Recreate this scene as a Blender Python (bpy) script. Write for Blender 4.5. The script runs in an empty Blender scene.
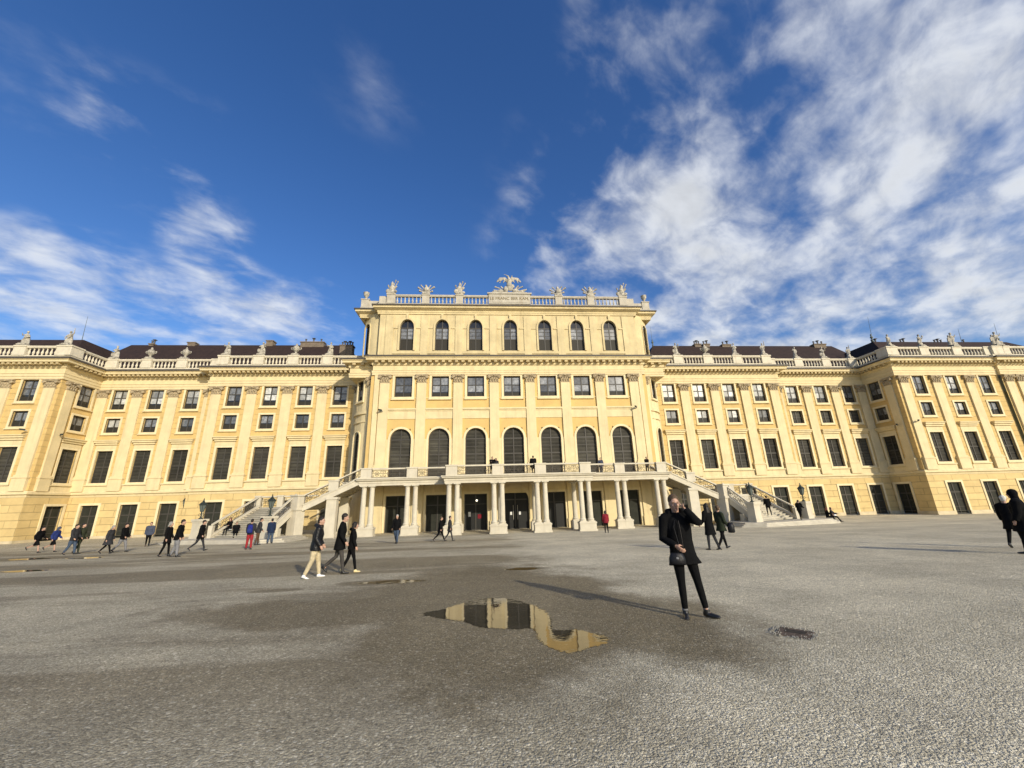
import bpy, bmesh, math, random
from mathutils import Vector, Matrix, noise
random.seed(11)
R = math.radians
sc = bpy.context.scene
COL = sc.collection
PI = math.pi

# ------------------------------------------------------------------ helpers
def ground_z(x, y):
    z = 0.030 * max(0.0, 36 - max(y, 0.0)) - 0.0015 * max(-60, min(60, x))
    for (px, py, pr) in PUDDLES:
        d = math.hypot(x - px, y - py)
        if d < pr * 1.9:
            zc = 0.030 * max(0.0, 36 - max(py, 0.0)) - 0.0015 * px - .018 * (y - py)
            t = min(1, max(0, (d - pr) / (pr * 0.9)))
            t = t * t * (3 - 2 * t)
            z = zc * (1 - t) + z * t
    return z
PUDDLES = [(-2.95, 7.0, 1.75), (-5.65, 11.4, .9), (-2.1, 12.95, .7),
           (-27.7, 24.8, 1.2), (-24.2, 24.1, 1.2), (-21.0, 18.0, 1.3)]

def link(o, parent=None):
    COL.objects.link(o)
    if parent is not None: o.parent = parent
    return o
def tag(o, label=None, cat=None, group=None, kind=None):
    if label: o['label'] = label
    if cat: o['category'] = cat
    if group: o['group'] = group
    if kind: o['kind'] = kind
    return o
def empty(name, loc=(0, 0, 0), rz=0.0, label=None, cat=None, group=None, kind=None):
    o = bpy.data.objects.new(name, None); link(o)
    o.location = loc; o.rotation_euler = (0, 0, rz)
    return tag(o, label, cat, group, kind)
def copy_tree(o, parent=None):
    c = o.copy(); COL.objects.link(c); c.parent = parent
    for ch in list(o.children): copy_tree(ch, c)
    return c

class MB:
    def __init__(s): s.v = []; s.f = []
    def add(s, vs, fs):
        b = len(s.v); s.v += [tuple(p) for p in vs]; s.f += [tuple(i + b for i in f) for f in fs]; return s
    def box(s, x0, x1, y0, y1, z0, z1, T=None):
        vs = [(x0,y0,z0),(x1,y0,z0),(x1,y1,z0),(x0,y1,z0),(x0,y0,z1),(x1,y0,z1),(x1,y1,z1),(x0,y1,z1)]
        if T: vs = [T(*p) for p in vs]
        return s.add(vs, [(0,3,2,1),(4,5,6,7),(0,1,5,4),(1,2,6,5),(2,3,7,6),(3,0,4,7)])
    def prism_y(s, poly, y0, y1, T=None):          # polygon in x,z extruded along y
        n = len(poly)
        vs = [(x, y0, z) for x, z in poly] + [(x, y1, z) for x, z in poly]
        if T: vs = [T(*p) for p in vs]
        return s.add(vs, [tuple(range(n)), tuple(range(2*n-1, n-1, -1))] + [(i, (i+1)%n, n+(i+1)%n, n+i) for i in range(n)])
    def prism_z(s, poly, z0, z1):
        n = len(poly)
        vs = [(x, y, z0) for x, y in poly] + [(x, y, z1) for x, y in poly]
        return s.add(vs, [tuple(range(n-1, -1, -1)), tuple(range(n, 2*n))] + [(i, (i+1)%n, n+(i+1)%n, n+i) for i in range(n)])
    def lathe(s, prof, c=(0,0,0), n=12, a0=0.0, sx=1.0, sy=1.0):
        b = len(s.v)
        for r, z in prof:
            for k in range(n):
                a = a0 + 2*PI*k/n
                s.v.append((c[0]+r*math.cos(a)*sx, c[1]+r*math.sin(a)*sy, c[2]+z))
        m = len(prof)
        for i in range(m-1):
            for k in range(n):
                k2 = (k+1) % n
                s.f.append((b+i*n+k, b+i*n+k2, b+(i+1)*n+k2, b+(i+1)*n+k))
        s.f.append(tuple(b+k for k in range(n-1,-1,-1))); s.f.append(tuple(b+(m-1)*n+k for k in range(n)))
        return s
    def tube(s, pts, rad, n=8, up=None, flat=1.0):
        """loft of rings; rad: number or list of numbers or (rx, ry)"""
        pts = [Vector(p) for p in pts]; m = len(pts); b = len(s.v)
        if not isinstance(rad, (list,)): rad = [rad]*m
        X = None
        for i, p in enumerate(pts):
            t = (pts[min(i+1,m-1)] - pts[max(i-1,0)])
            if t.length < 1e-9: t = Vector((0,0,1))
            t.normalize()
            if X is None:
                u = Vector(up) if up is not None else (Vector((1,0,0)) if abs(t.x) < .8 else Vector((0,1,0)))
                X = (u - t*u.dot(t)).normalized()
            else:
                X = (X - t*X.dot(t))
                X = X.normalized() if X.length > 1e-6 else t.orthogonal().normalized()
            Y = t.cross(X)
            r = rad[i]; rx, ry = r if isinstance(r, tuple) else (r, r*flat)
            for k in range(n):
                a = 2*PI*k/n
                s.v.append(tuple(p + X*(rx*math.cos(a)) + Y*(ry*math.sin(a))))
        for i in range(m-1):
            for k in range(n):
                k2=(k+1)%n
                s.f.append((b+i*n+k, b+i*n+k2, b+(i+1)*n+k2, b+(i+1)*n+k))
        s.f.append(tuple(b+k for k in range(n-1,-1,-1))); s.f.append(tuple(b+(m-1)*n+k for k in range(n)))
        return s
    def ball(s, c, r, n=10, m=6):
        rx, ry, rz = r if isinstance(r, tuple) else (r, r, r)
        prof = [(max(.02, math.sin(PI*i/m)), -math.cos(PI*i/m)) for i in range(m+1)]
        b = len(s.v)
        for q, z in prof:
            for k in range(n):
                a = 2*PI*k/n; s.v.append((c[0]+rx*q*math.cos(a), c[1]+ry*q*math.sin(a), c[2]+rz*z))
        for i in range(m):
            for k in range(n):
                k2=(k+1)%n; s.f.append((b+i*n+k, b+i*n+k2, b+(i+1)*n+k2, b+(i+1)*n+k))
        s.f.append(tuple(b+k for k in range(n-1,-1,-1))); s.f.append(tuple(b+m*n+k for k in range(n)))
        return s
    def sweep(s, path, prof, closed_ends=True):
        """profile [(out, z)] swept along plan path with mitres; outward is to the right of travel turned -90 (front = -Y when going +X)"""
        path = [Vector((p[0], p[1])) for p in path]; m = len(path); n = len(prof); b = len(s.v)
        for i, p in enumerate(path):
            ds = []
            if i > 0: ds.append((path[i]-path[i-1]).normalized())
            if i < m-1: ds.append((path[i+1]-path[i]).normalized())
            ns = [Vector((d.y, -d.x)) for d in ds]
            if len(ns) == 2:
                o = (ns[0]+ns[1]); o = o / max(.2, (1 + ns[0].dot(ns[1])))
            else: o = ns[0]
            for q, z in prof: s.v.append((p.x+o.x*q, p.y+o.y*q, z))
        for i in range(m-1):
            for k in range(n):
                k2 = (k+1) % n
                s.f.append((b+i*n+k, b+(i+1)*n+k, b+(i+1)*n+k2, b+i*n+k2))
        s.f.append(tuple(b+k for k in range(n))); s.f.append(tuple(b+(m-1)*n+k for k in range(n-1,-1,-1)))
        return s
    def xf(s, M):
        s.v = [tuple(M @ Vector(p)) for p in s.v]; return s
    def mesh(s, name, mat, smooth=False):
        me = bpy.data.meshes.new(name); me.from_pydata(s.v, [], s.f); me.update()
        if mat: me.materials.append(mat)
        bm = bmesh.new(); bm.from_mesh(me); bmesh.ops.recalc_face_normals(bm, faces=bm.faces); bm.to_mesh(me); bm.free()
        if smooth:
            for p in me.polygons: p.use_smooth = True
        return me
    def build(s, name, mat, parent=None, loc=None, rz=None, smooth=False):
        o = bpy.data.objects.new(name, s.mesh(name, mat, smooth)); link(o, parent)
        if loc: o.location = loc
        if rz is not None: o.rotation_euler = (0, 0, rz)
        return o
def inst(src, parent, loc, rz=0.0):
    """copy of a part (with its sub-parts), sharing mesh data"""
    c = copy_tree(src, parent); c.location = loc; c.rotation_euler = (0, 0, rz); return c

# ------------------------------------------------------------------ materials
def mat(name, col, rough=.8, metal=0.0, spec=.3, noise_s=None, var=.12, bump=0.0, bump_s=20, coat=0.0, stains=0.0):
    m = bpy.data.materials.new(name); m.use_nodes = True
    nt = m.node_tree; b = nt.nodes['Principled BSDF']
    b.inputs['Base Color'].default_value = (*col, 1); b.inputs['Roughness'].default_value = rough
    b.inputs['Metallic'].default_value = metal; b.inputs['Specular IOR Level'].default_value = spec
    if coat: b.inputs['Coat Weight'].default_value = coat
    N = nt.nodes.new; L = nt.links.new
    if noise_s or bump:
        tc = N('ShaderNodeNewGeometry')
    if noise_s:
        n1 = N('ShaderNodeTexNoise'); n1.inputs['Scale'].default_value = noise_s; n1.inputs['Detail'].default_value = 6; n1.inputs['Roughness'].default_value = .65
        L(tc.outputs['Position'], n1.inputs['Vector'])
        r = N('ShaderNodeMapRange'); r.inputs['From Min'].default_value = .3; r.inputs['From Max'].default_value = .7
        r.inputs['To Min'].default_value = 1-var; r.inputs['To Max'].default_value = 1+var*.6
        L(n1.outputs['Fac'], r.inputs['Value'])
        mul = N('ShaderNodeVectorMath'); mul.operation = 'SCALE'; mul.inputs[0].default_value = col
        L(r.outputs['Result'], mul.inputs['Scale'])
        out = mul.outputs[0]
        if stains:
            mp = N('ShaderNodeMapping'); mp.inputs['Scale'].default_value = (2.2, 2.2, .15); L(tc.outputs['Position'], mp.inputs['Vector'])
            n2 = N('ShaderNodeTexNoise'); n2.inputs['Scale'].default_value = 1.0; n2.inputs['Detail'].default_value = 7; n2.inputs['Roughness'].default_value = .7
            L(mp.outputs[0], n2.inputs['Vector'])
            r2 = N('ShaderNodeMapRange'); r2.inputs['From Min'].default_value = .50; r2.inputs['From Max'].default_value = .74; r2.inputs['To Max'].default_value = stains
            L(n2.outputs['Fac'], r2.inputs['Value'])
            mx = N('ShaderNodeMix'); mx.data_type = 'RGBA'; mx.inputs['B'].default_value = (.24, .17, .09, 1)
            L(r2.outputs['Result'], mx.inputs['Factor']); L(out, mx.inputs['A']); out = mx.outputs['Result']
        L(out, b.inputs['Base Color'])
    if bump:
        n3 = N('ShaderNodeTexNoise'); n3.inputs['Scale'].default_value = bump_s; n3.inputs['Detail'].default_value = 4
        L(tc.outputs['Position'], n3.inputs['Vector'])
        bp = N('ShaderNodeBump'); bp.inputs['Strength'].default_value = bump; bp.inputs['Distance'].default_value = .02
        L(n3.outputs['Fac'], bp.inputs['Height']); L(bp.outputs[0], b.inputs['Normal'])
    return m

def masonry(name, col, row, width, joint, dark, bumpd, off=.5):
    """plaster with scored block joints; coordinates run along the wall"""
    m = mat(name, col, .85)
    nt = m.node_tree; b = nt.nodes['Principled BSDF']; N = nt.nodes.new; L = nt.links.new
    g = N('ShaderNodeNewGeometry'); sp = N('ShaderNodeSeparateXYZ'); L(g.outputs['Position'], sp.inputs[0])
    ad = N('ShaderNodeMath'); ad.operation = 'ADD'; L(sp.outputs['X'], ad.inputs[0]); L(sp.outputs['Y'], ad.inputs[1])
    cb = N('ShaderNodeCombineXYZ'); L(ad.outputs[0], cb.inputs['X']); L(sp.outputs['Z'], cb.inputs['Y'])
    br = N('ShaderNodeTexBrick'); br.offset = off
    br.inputs['Scale'].default_value = 1; br.inputs['Mortar Size'].default_value = joint; br.inputs['Mortar Smooth'].default_value = .3
    br.inputs['Brick Width'].default_value = width; br.inputs['Row Height'].default_value = row
    br.inputs['Color1'].default_value = (*col, 1); br.inputs['Color2'].default_value = (col[0]*.93, col[1]*.92, col[2]*.9, 1)
    br.inputs['Mortar'].default_value = (col[0]*dark, col[1]*dark, col[2]*dark, 1)
    L(cb.outputs[0], br.inputs['Vector'])
    n1 = N('ShaderNodeTexNoise'); n1.inputs['Scale'].default_value = .9; n1.inputs['Detail'].default_value = 8; n1.inputs['Roughness'].default_value = .7
    L(g.outputs['Position'], n1.inputs['Vector'])
    r = N('ShaderNodeMapRange'); r.inputs['From Min'].default_value = .3; r.inputs['From Max'].default_value = .7; r.inputs['To Min'].default_value = .84; r.inputs['To Max'].default_value = 1.08
    L(n1.outputs['Fac'], r.inputs['Value'])
    mu = N('ShaderNodeVectorMath'); mu.operation = 'SCALE'; L(br.outputs['Color'], mu.inputs[0]); L(r.outputs[0], mu.inputs['Scale'])
    L(mu.outputs[0], b.inputs['Base Color'])
    inv = N('ShaderNodeMath'); inv.operation = 'SUBTRACT'; inv.inputs[0].default_value = 1; L(br.outputs['Fac'], inv.inputs[1])
    bp = N('ShaderNodeBump'); bp.inputs['Strength'].default_value = 1; bp.inputs['Distance'].default_value = bumpd
    L(inv.outputs[0], bp.inputs['Height']); L(bp.outputs[0], b.inputs['Normal'])
    return m

M = {}
M['cream'] = mat('cream_plaster', (.665, .55, .32), .85, noise_s=.8, var=.12, stains=.28)
M['cream2'] = mat('pale_attic_plaster', (.615, .505, .285), .85, noise_s=.6, var=.2, stains=.36)
M['ochre'] = masonry('ochre_plaster', (.605, .43, .175), .62, 60, .020, .74, .02)
M['panel'] = mat('ochre_panel', (.605, .42, .16), .85, noise_s=.7, var=.12, stains=.08)
M['base'] = masonry('rusticated_ochre', (.625, .47, .215), .72, 2.3, .03, .70, .03)
M['plinth'] = mat('plinth_stone', (.58, .49, .32), .85, noise_s=1.5, var=.2, stains=.3)
M['astone'] = mat('grey_attic_stone', (.46, .42, .34), .8, noise_s=1.8, var=.2, bump=.15, bump_s=18, stains=.4)
M['lead'] = mat('dark_lead_flashing', (.07, .06, .05), .6)
M['stone'] = mat('pale_stone', (.62, .56, .43), .8, noise_s=1.8, var=.14, bump=.15, bump_s=18, stains=.30)
M['wstone'] = mat('white_stone', (.55, .50, .39), .75, noise_s=1.5, var=.12, bump=.12, bump_s=16, stains=.25)
M['statue'] = mat('weathered_statue_stone', (.42, .385, .315), .85, noise_s=4.5, var=.7, bump=.5, bump_s=14)
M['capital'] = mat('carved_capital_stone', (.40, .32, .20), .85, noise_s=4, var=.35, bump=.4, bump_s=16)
M['frame'] = mat('white_window_surround', (.71, .60, .37), .8, noise_s=1.2, var=.1, stains=.2)
M['modil'] = mat('shade_toned_cornice_plaster', (.50, .40, .22), .9, noise_s=1.5, var=.25, stains=.5)  # base colour darkened to carry the shade under the cornices, with dirt stains
M['sash'] = mat('dark_window_frame', (.055, .05, .042), .5)
M['glass'] = mat('dark_window_glass', (.018, .019, .019), .06, spec=.5)
M['lowpane'] = mat('dark_window_blind', (.032, .029, .023), .6, spec=.2)
M['curtain'] = mat('white_curtain_behind_glass', (.50, .50, .47), .25, noise_s=3.0, var=.5, coat=.6)
M['door'] = mat('dark_green_door', (.030, .031, .024), .7, spec=.15, noise_s=2, var=.3)
M['dark'] = mat('dark_interior', (.012, .012, .011), .6)
M['roof'] = mat('dark_brown_roof_tile', (.036, .021, .015), .8, noise_s=2.5, var=.4, bump=.6, bump_s=9)
M['chim'] = mat('brown_chimney_brick', (.19, .15, .11), .9, noise_s=3, var=.35)
M['pot'] = mat('grey_chimney_pot', (.09, .09, .095), .7)
M['iron'] = mat('dark_wrought_iron', (.085, .070, .050), .55, noise_s=6, var=.4)
M['lampiron'] = mat('lamp_iron', (.035, .045, .04), .45, metal=.3)
M['lampglass'] = mat('lamp_glass', (.10, .12, .11), .15, spec=.6)
M['copper'] = mat('oxidised_metal', (.10, .12, .11), .6)
M['letters'] = mat('inscription_letters', (.16, .12, .05), .6)
M['step'] = mat('worn_step_stone', (.50, .46, .37), .85, noise_s=1.2, var=.2, bump=.2, bump_s=12, stains=.25)
M['camwhite'] = mat('camera_housing', (.35, .33, .28), .5)

def louvre_mat():
    m = mat('louvred_inner_shutter', (.05, .044, .034), .7, spec=.15)
    nt = m.node_tree; b = nt.nodes['Principled BSDF']; N = nt.nodes.new; L = nt.links.new
    g = N('ShaderNodeNewGeometry'); sp = N('ShaderNodeSeparateXYZ'); L(g.outputs['Position'], sp.inputs[0])
    w = N('ShaderNodeMath'); w.operation = 'MULTIPLY'; w.inputs[1].default_value = 2.6; L(sp.outputs['Z'], w.inputs[0])
    fr = N('ShaderNodeMath'); fr.operation = 'FRACT'; L(w.outputs[0], fr.inputs[0])
    n = N('ShaderNodeTexNoise'); n.inputs['Scale'].default_value = .7; n.inputs['Detail'].default_value = 4; L(g.outputs['Position'], n.inputs['Vector'])
    ra = N('ShaderNodeMapRange'); ra.inputs['To Min'].default_value = .65; ra.inputs['To Max'].default_value = 1.25; L(fr.outputs[0], ra.inputs['Value'])
    rb = N('ShaderNodeMapRange'); rb.inputs['From Min'].default_value = .3; rb.inputs['From Max'].default_value = .7; rb.inputs['To Min'].default_value = .6; rb.inputs['To Max'].default_value = 1.35; L(n.outputs['Fac'], rb.inputs['Value'])
    mm = N('ShaderNodeMath'); mm.operation = 'MULTIPLY'; L(ra.outputs[0], mm.inputs[0]); L(rb.outputs[0], mm.inputs[1])
    mu = N('ShaderNodeVectorMath'); mu.operation = 'SCALE'; mu.inputs[0].default_value = (.046, .043, .034); L(mm.outputs[0], mu.inputs['Scale'])
    L(mu.outputs[0], b.inputs['Base Color'])
    return m
M['louvre'] = louvre_mat()
def vary(m, lo, hi):
    nt = m.node_tree; b = nt.nodes['Principled BSDF']; src = b.inputs['Base Color'].links[0].from_socket
    o = nt.nodes.new('ShaderNodeObjectInfo'); r = nt.nodes.new('ShaderNodeMapRange'); r.inputs['To Min'].default_value = lo; r.inputs['To Max'].default_value = hi
    nt.links.new(o.outputs['Random'], r.inputs['Value']); v = nt.nodes.new('ShaderNodeVectorMath'); v.operation = 'SCALE'
    nt.links.new(src, v.inputs[0]); nt.links.new(r.outputs[0], v.inputs['Scale']); nt.links.new(v.outputs[0], b.inputs['Base Color'])
vary(M['louvre'], .65, 1.4); vary(M['curtain'], .45, 1.25)

def cloth(name, col, rough=.9, spec=.08, s=25, bump=.5):
    return mat(name, col, rough, spec=spec, noise_s=9, var=.3, bump=bump, bump_s=s)
M['black'] = cloth('black_cloth', (.0065, .0065, .007))
M['puffer'] = cloth('black_puffer_nylon', (.008, .008, .010), .42, .3, 14, .9)
M['charcoal'] = cloth('charcoal_cloth', (.035, .035, .038))
M['navy'] = cloth('navy_cloth', (.018, .028, .06))
M['blue'] = cloth('royal_blue_nylon', (.02, .028, .18))
M['bluejacket'] = cloth('blue_nylon', (.025, .04, .15))
M['jeans'] = cloth('blue_denim', (.06, .085, .13))
M['olive'] = cloth('olive_cloth', (.045, .05, .03))
M['dkgreen'] = cloth('dark_green_cloth', (.025, .032, .02))
M['grey'] = cloth('grey_cloth', (.20, .20, .21))
M['dkgrey'] = cloth('dark_grey_trousers', (.06, .055, .05))
M['greyblue'] = cloth('grey_blue_cloth', (.06, .07, .10))
M['beige'] = cloth('beige_cotton', (.50, .42, .27))
M['red'] = cloth('red_cloth', (.30, .03, .035))
M['redjacket'] = cloth('dark_red_cloth', (.20, .02, .03))
M['brown'] = cloth('brown_cloth', (.10, .06, .035))
M['white'] = cloth('white_cloth', (.7, .7, .68))
M['whiteshoe'] = mat('white_shoe', (.72, .72, .70), .5)
M['creamshoe'] = mat('cream_shoe', (.70, .58, .30), .5)
M['shoe'] = mat('black_shoe', (.012, .012, .012), .35, spec=.5)
M['leather'] = mat('black_leather', (.008, .008, .010), .48, spec=.3, bump=.4, bump_s=20, noise_s=8, var=.3)
M['skin'] = mat('skin', (.44, .265, .19), .55, spec=.3, noise_s=20, var=.08)
M['lip'] = mat('lip', (.36, .12, .10), .5)
M['eye'] = mat('eye_dark', (.03, .02, .015), .3)
M['hair_dark'] = mat('dark_hair', (.018, .013, .010), .5, noise_s=30, var=.4, bump=.5, bump_s=60)
M['hair_fair'] = mat('fair_brown_hair', (.085, .055, .030), .5, noise_s=30, var=.4, bump=.5, bump_s=60)
M['hair_red'] = mat('auburn_hair', (.16, .05, .025), .5, noise_s=30, var=.4, bump=.5, bump_s=60)
M['hair_grey'] = mat('grey_hair', (.30, .28, .25), .5, noise_s=30, var=.4)
M['cap'] = cloth('white_cap', (.62, .60, .54))
exec_people = []

# ------------------------------------------------------------------ people
PEND = []          # (object, voxel) to remesh into one continuous surface
def soft(name, mb, material, parent, voxel, smooth_it=3):
    me = bpy.data.meshes.new(name); me.from_pydata(mb.v, [], mb.f); me.update(); me.materials.append(material)
    o = bpy.data.objects.new(name, me); link(o, parent)
    md = o.modifiers.new('r', 'REMESH'); md.mode = 'VOXEL'; md.voxel_size = voxel
    if smooth_it:
        ms = o.modifiers.new('s', 'SMOOTH'); ms.factor = .5; ms.iterations = smooth_it
    PEND.append(o); return o
def finish_soft():
    bpy.context.view_layer.update()
    dg = bpy.context.evaluated_depsgraph_get()
    news = [(o, bpy.data.meshes.new_from_object(o.evaluated_get(dg), depsgraph=dg)) for o in PEND]
    for o, me in news:
        old = o.data; me.name = old.name
        o.modifiers.clear(); o.data = me
        for p in me.polygons: p.use_smooth = True
        bpy.data.meshes.remove(old)
    PEND.clear()

def rx(a): return Matrix.Rotation(a, 3, 'X')
def leg_chain(hip, th, kb, ab=0.0):
    """th: thigh forward angle, kb: knee bend, ab: outward angle (signed in x)"""
    d1 = Vector((math.sin(ab), math.sin(th)*math.cos(ab), -math.cos(th)*math.cos(ab)))
    d2 = Vector((math.sin(ab), math.sin(th-kb)*math.cos(ab), -math.cos(th-kb)*math.cos(ab)))
    k = hip + d1*.44; a = k + d2*.42
    return [hip, hip+d1*.2, k, k+d2*.14, a]
def person(label, x, y, heading, h=1.75, zbase=None, legs=((R(20), R(6)), (R(-20), R(12))), ab=(.03, .03), lean=0.0, arms=None,
           top=('black', 'coat', .62), trousers='black', shoes='shoe', hair=('hair_dark', 'short'), sleeves=None, group=None,
           vox=.018, head_turn=0.0, head_tilt=0.0, face=False, sit=False, shorts=False, foot_out=(.0, .0), hood=False, hips_shift=0.0, fat=1.0, name='person', women=False, trouser_fat=None, ankle=.02):
    """person faces local +y; heading = direction of +y measured from world +Y, anticlockwise; x<0 is the person's left"""
    s = h/1.79
    root = empty(name, (x, y, 0), heading, label, 'person', group)
    root.scale = (s, s, s)
    hipz = .92
    H = [Vector((-.085+hips_shift, 0, hipz)), Vector((.085+hips_shift, 0, hipz))]
    ch = [leg_chain(H[i], legs[i][0], legs[i][1], (-1, 1)[i]*ab[i]) for i in (0, 1)]
    low = min(c[-1].z for c in ch) - .075
    if sit: low = hipz - .10 - sit
    sh = Vector((0, 0, -low))
    ch = [[p+sh for p in c] for c in ch]; hp = Vector((hips_shift, 0, hipz - low))
    z0 = zbase if zbase is not None else ground_z(x, y)
    root.location.z = z0
    LM = rx(-lean)
    def up(px, py, pz):       # torso frame, pz above hip
        return hp + LM @ Vector((px, py, pz))
    shw = .175 if women else .195
    S = [up(-shw, 0, .50), up(shw, 0, .50)]
    arms = arms or ((R(-14), R(8), R(18)), (R(16), R(8), R(22)))
    ach = []
    for i in (0, 1):
        a = arms[i]; sg = (-1, 1)[i]
        if isinstance(a, dict):
            E, W = Vector(a['e']), Vector(a['w'])
            E = hp + E; W = hp + W
        else:
            sw, abd, eb = a
            d1 = LM @ Vector((sg*math.sin(abd), math.sin(sw)*math.cos(abd), -math.cos(sw)*math.cos(abd)))
            E = S[i] + d1*.29
            d2 = LM @ Vector((sg*math.sin(abd)*.5, math.sin(sw+eb)*math.cos(abd), -math.cos(sw+eb)*math.cos(abd)))
            W = E + d2*.255
        ach.append((S[i], E, W))
    # ---- head, neck, hands, inner body: one continuous mesh
    b = MB()
    nk = up(0, -.01, .56); hd = up(0, .035, .72)
    HM = LM @ Matrix.Rotation(head_turn, 3, 'Z') @ rx(-head_tilt)
    def hp_(v): return hd + HM @ Vector(v)
    b.tube([up(0, -.01, .40), nk, hp_((0, -.01, -.03))], [.075, .056, .058], 12)
    # skull + jaw + features
    hb = MB().ball((0, -.012, .03), (.076, .098, .098), 16, 10)
    hb.tube([(0, .015, .02), (0, .03, -.05), (0, .045, -.098)], [(.066, .07), (.056, .055), (.034, .03)], 14)
    hb.tube([(0, .082, .028), (0, .104, -.022), (0, .092, -.034)], [.012, .017, .012], 8)     # nose
    for sg in (-1, 1):
        hb.ball((sg*.078, -.012, -.005), (.012, .022, .034), 8, 6)                              # ears
        hb.ball((sg*.034, .072, .032), (.026, .014, .010), 8, 6)                                # brow
        hb.ball((sg*.040, .060, -.022), (.024, .022, .022), 8, 6)                               # cheek
    hb.ball((0, .078, -.066), (.024, .012, .010), 8, 6)
    hb.ball((0, .070, -.102), (.022, .020, .016), 8, 6)
    b.add([tuple(hp_(p)) for p in hb.v], hb.f)
    b.tube([up(0, 0, -.08), up(0, 0, .06), up(0, 0, .28), up(0, -.01, .47)], [(.13, .09), (.12, .085), (.14, .09), (.13, .07)], 12, up=(1, 0, 0))
    for i in (0, 1):
        Sx, E, W = ach[i]
        b.tube([Sx, E, W], [.045, .036, .026], 8)
        d = (W - E).normalized(); sg = (-1, 1)[i]
        spec = arms[i] if isinstance(arms[i], dict) else {}
        side = Vector(spec.get('side', (0, 1, 0))); side = (side - d*side.dot(d)).normalized()
        nrm = d.cross(side)*(-sg)
        d = (d + Vector(spec.get('bend', (0, 0, 0)))).normalized()
        curl = spec.get('curl', .5)
        b.tube([W - d*.01, W + d*.04, W + d*.088], [(.026, .018), (.038, .016), (.036, .014)], 10, up=side)
        for k, (o, ln) in enumerate(((.029, .068), (.010, .078), (-.010, .073), (-.028, .057))):
            p0 = W + d*.075 + side*o
            d1 = (d*math.cos(curl*.6) + nrm*math.sin(curl*.6)); d2 = (d*math.cos(curl*1.6) + nrm*math.sin(curl*1.6)); d3 = (d*math.cos(curl*2.4) + nrm*math.sin(curl*2.4))
            sp = side*(o*.25)
            p1 = p0 + (d1+sp)*ln*.5; p2 = p1 + (d2+sp)*ln*.32; p3 = p2 + d3*ln*.26
            b.tube([p0 - d*.02, p1, p2, p3], [.0105, .0095, .0085, .007], 7)
        t0 = W + d*.02 + side*.024
        b.tube([t0, t0 + (d*.55+side*.6+nrm*.35)*.045, t0 + (d*.9+side*.35+nrm*.7)*.062], [.014, .0115, .0085], 7)
        c = ch[i]
        b.tube([c[0]+Vector((0, 0, .04)), c[1], c[2], c[3], c[4]], [.085, .072, .05, .048, .034] if shorts else [.07, .06, .042, .04, .03], 10)
        fo = foot_out[i]*sg
        fd = Vector((math.sin(fo), math.cos(fo), 0))
        b.tube([c[4]+Vector((0, 0, -.01)), c[4]+fd*.05+Vector((0, 0, -.04))], [.034, .03], 8)
    soft('body', b, M['skin'], root, min(vox, .012) if face else vox)
    if face:
        for sg in (-1, 1):
            e = MB().ball((0, 0, 0), (.011, .004, .0045), 10, 6); ob = e.build('eye', M['eye'], root, smooth=True)
            ob.location = hp_((sg*.031, .0815, .012)); ob.rotation_euler = HM.to_euler()
            e = MB().ball((0, 0, 0), (.019, .004, .004), 10, 6); ob = e.build('eyebrow', M['hair_fair'], root, smooth=True)
            ob.location = hp_((sg*.033, .085, .034)); ob.rotation_euler = HM.to_euler()
        e = MB().ball((0, 0, 0), (.022, .005, .006), 10, 6); ob = e.build('lips', M['lip'], root, smooth=True)
        ob.location = hp_((0, .0885, -.064)); ob.rotation_euler = HM.to_euler()
    # ---- hair / hat
    hm, style = hair
    hx = MB()
    hx.ball((0, -.030, .054), (.087, .103, .100), 14, 10)
    hx.ball((0, -.055, -.01), (.074, .062, .07), 12, 8)
    if style in ('long', 'bob'):
        ln = -.34 if style == 'long' else -.13
        hx.tube([(0, -.04, .08), (0, -.075, -.04), (0, -.10, ln*.6), (0, -.10, ln)], [(.07, .05), (.098, .055), (.105, .045), (.075, .03)], 12, up=(1, 0, 0))
        for sg in (-1, 1): hx.tube([(sg*.06, .02, .09), (sg*.083, .01, 0), (sg*.085, -.01, ln*.5)], [.03, .03, .025], 8)
    if style == 'bun': hx.ball((0, -.125, .07), .042, 10, 8)
    if style == 'cap':
        hx.tube([(0, .06, .085), (0, .13, .068), (0, .165, .055)], [(.08, .02), (.075, .014), (.05, .008)], 12, up=(1, 0, 0))
    if style == 'hood':
        hx.ball((0, -.02, .03), (.108, .115, .125), 12, 8); hx.tube([(0, -.03, -.02), (0, -.04, -.16)], [(.10, .09), (.12, .09)], 12, up=(1, 0, 0))
    hx.v = [tuple(hp_(p)) for p in hx.v]
    nm = {'cap': 'cap', 'hood': 'hood'}.get(style, 'hair')
    soft(nm, hx, M[hm], root, .012 if vox < .017 else .016, 2)
    # ---- upper garment
    tm, kind, hem = top
    hem_z = {'jacket': -.12, 'coat': -.42, 'longcoat': -.62, 'shirt': -.05}[kind] if hem is None or isinstance(hem, str) else -(hipz - hem)
    g = MB(); k_ = fat*(1.22 if tm == 'puffer' else 1.10)
    legmid = (ch[0][2]+ch[1][2])/2
    pts, rad = [], []
    if hem_z < -.15:
        swing = (legmid - hp); t = min(1.0, -hem_z/.46)
        spread = max(abs(ch[0][2].y-ch[1][2].y), 0)*.32*t
        base = hp + Vector((swing.x*t*.9, swing.y*t*.9, hem_z))
        pts += [base, (base*.5 + hp*.5)]
        rad += [((.20+abs(ch[0][2].x-ch[1][2].x)*.12)*k_, (.135+spread)*k_), (.185*k_, (.135+spread*.5)*k_)]
    else:
        pts += [up(0, 0, hem_z)]; rad += [(.175*k_, .13*k_)]
    w = (.155 if women else .165)
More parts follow.
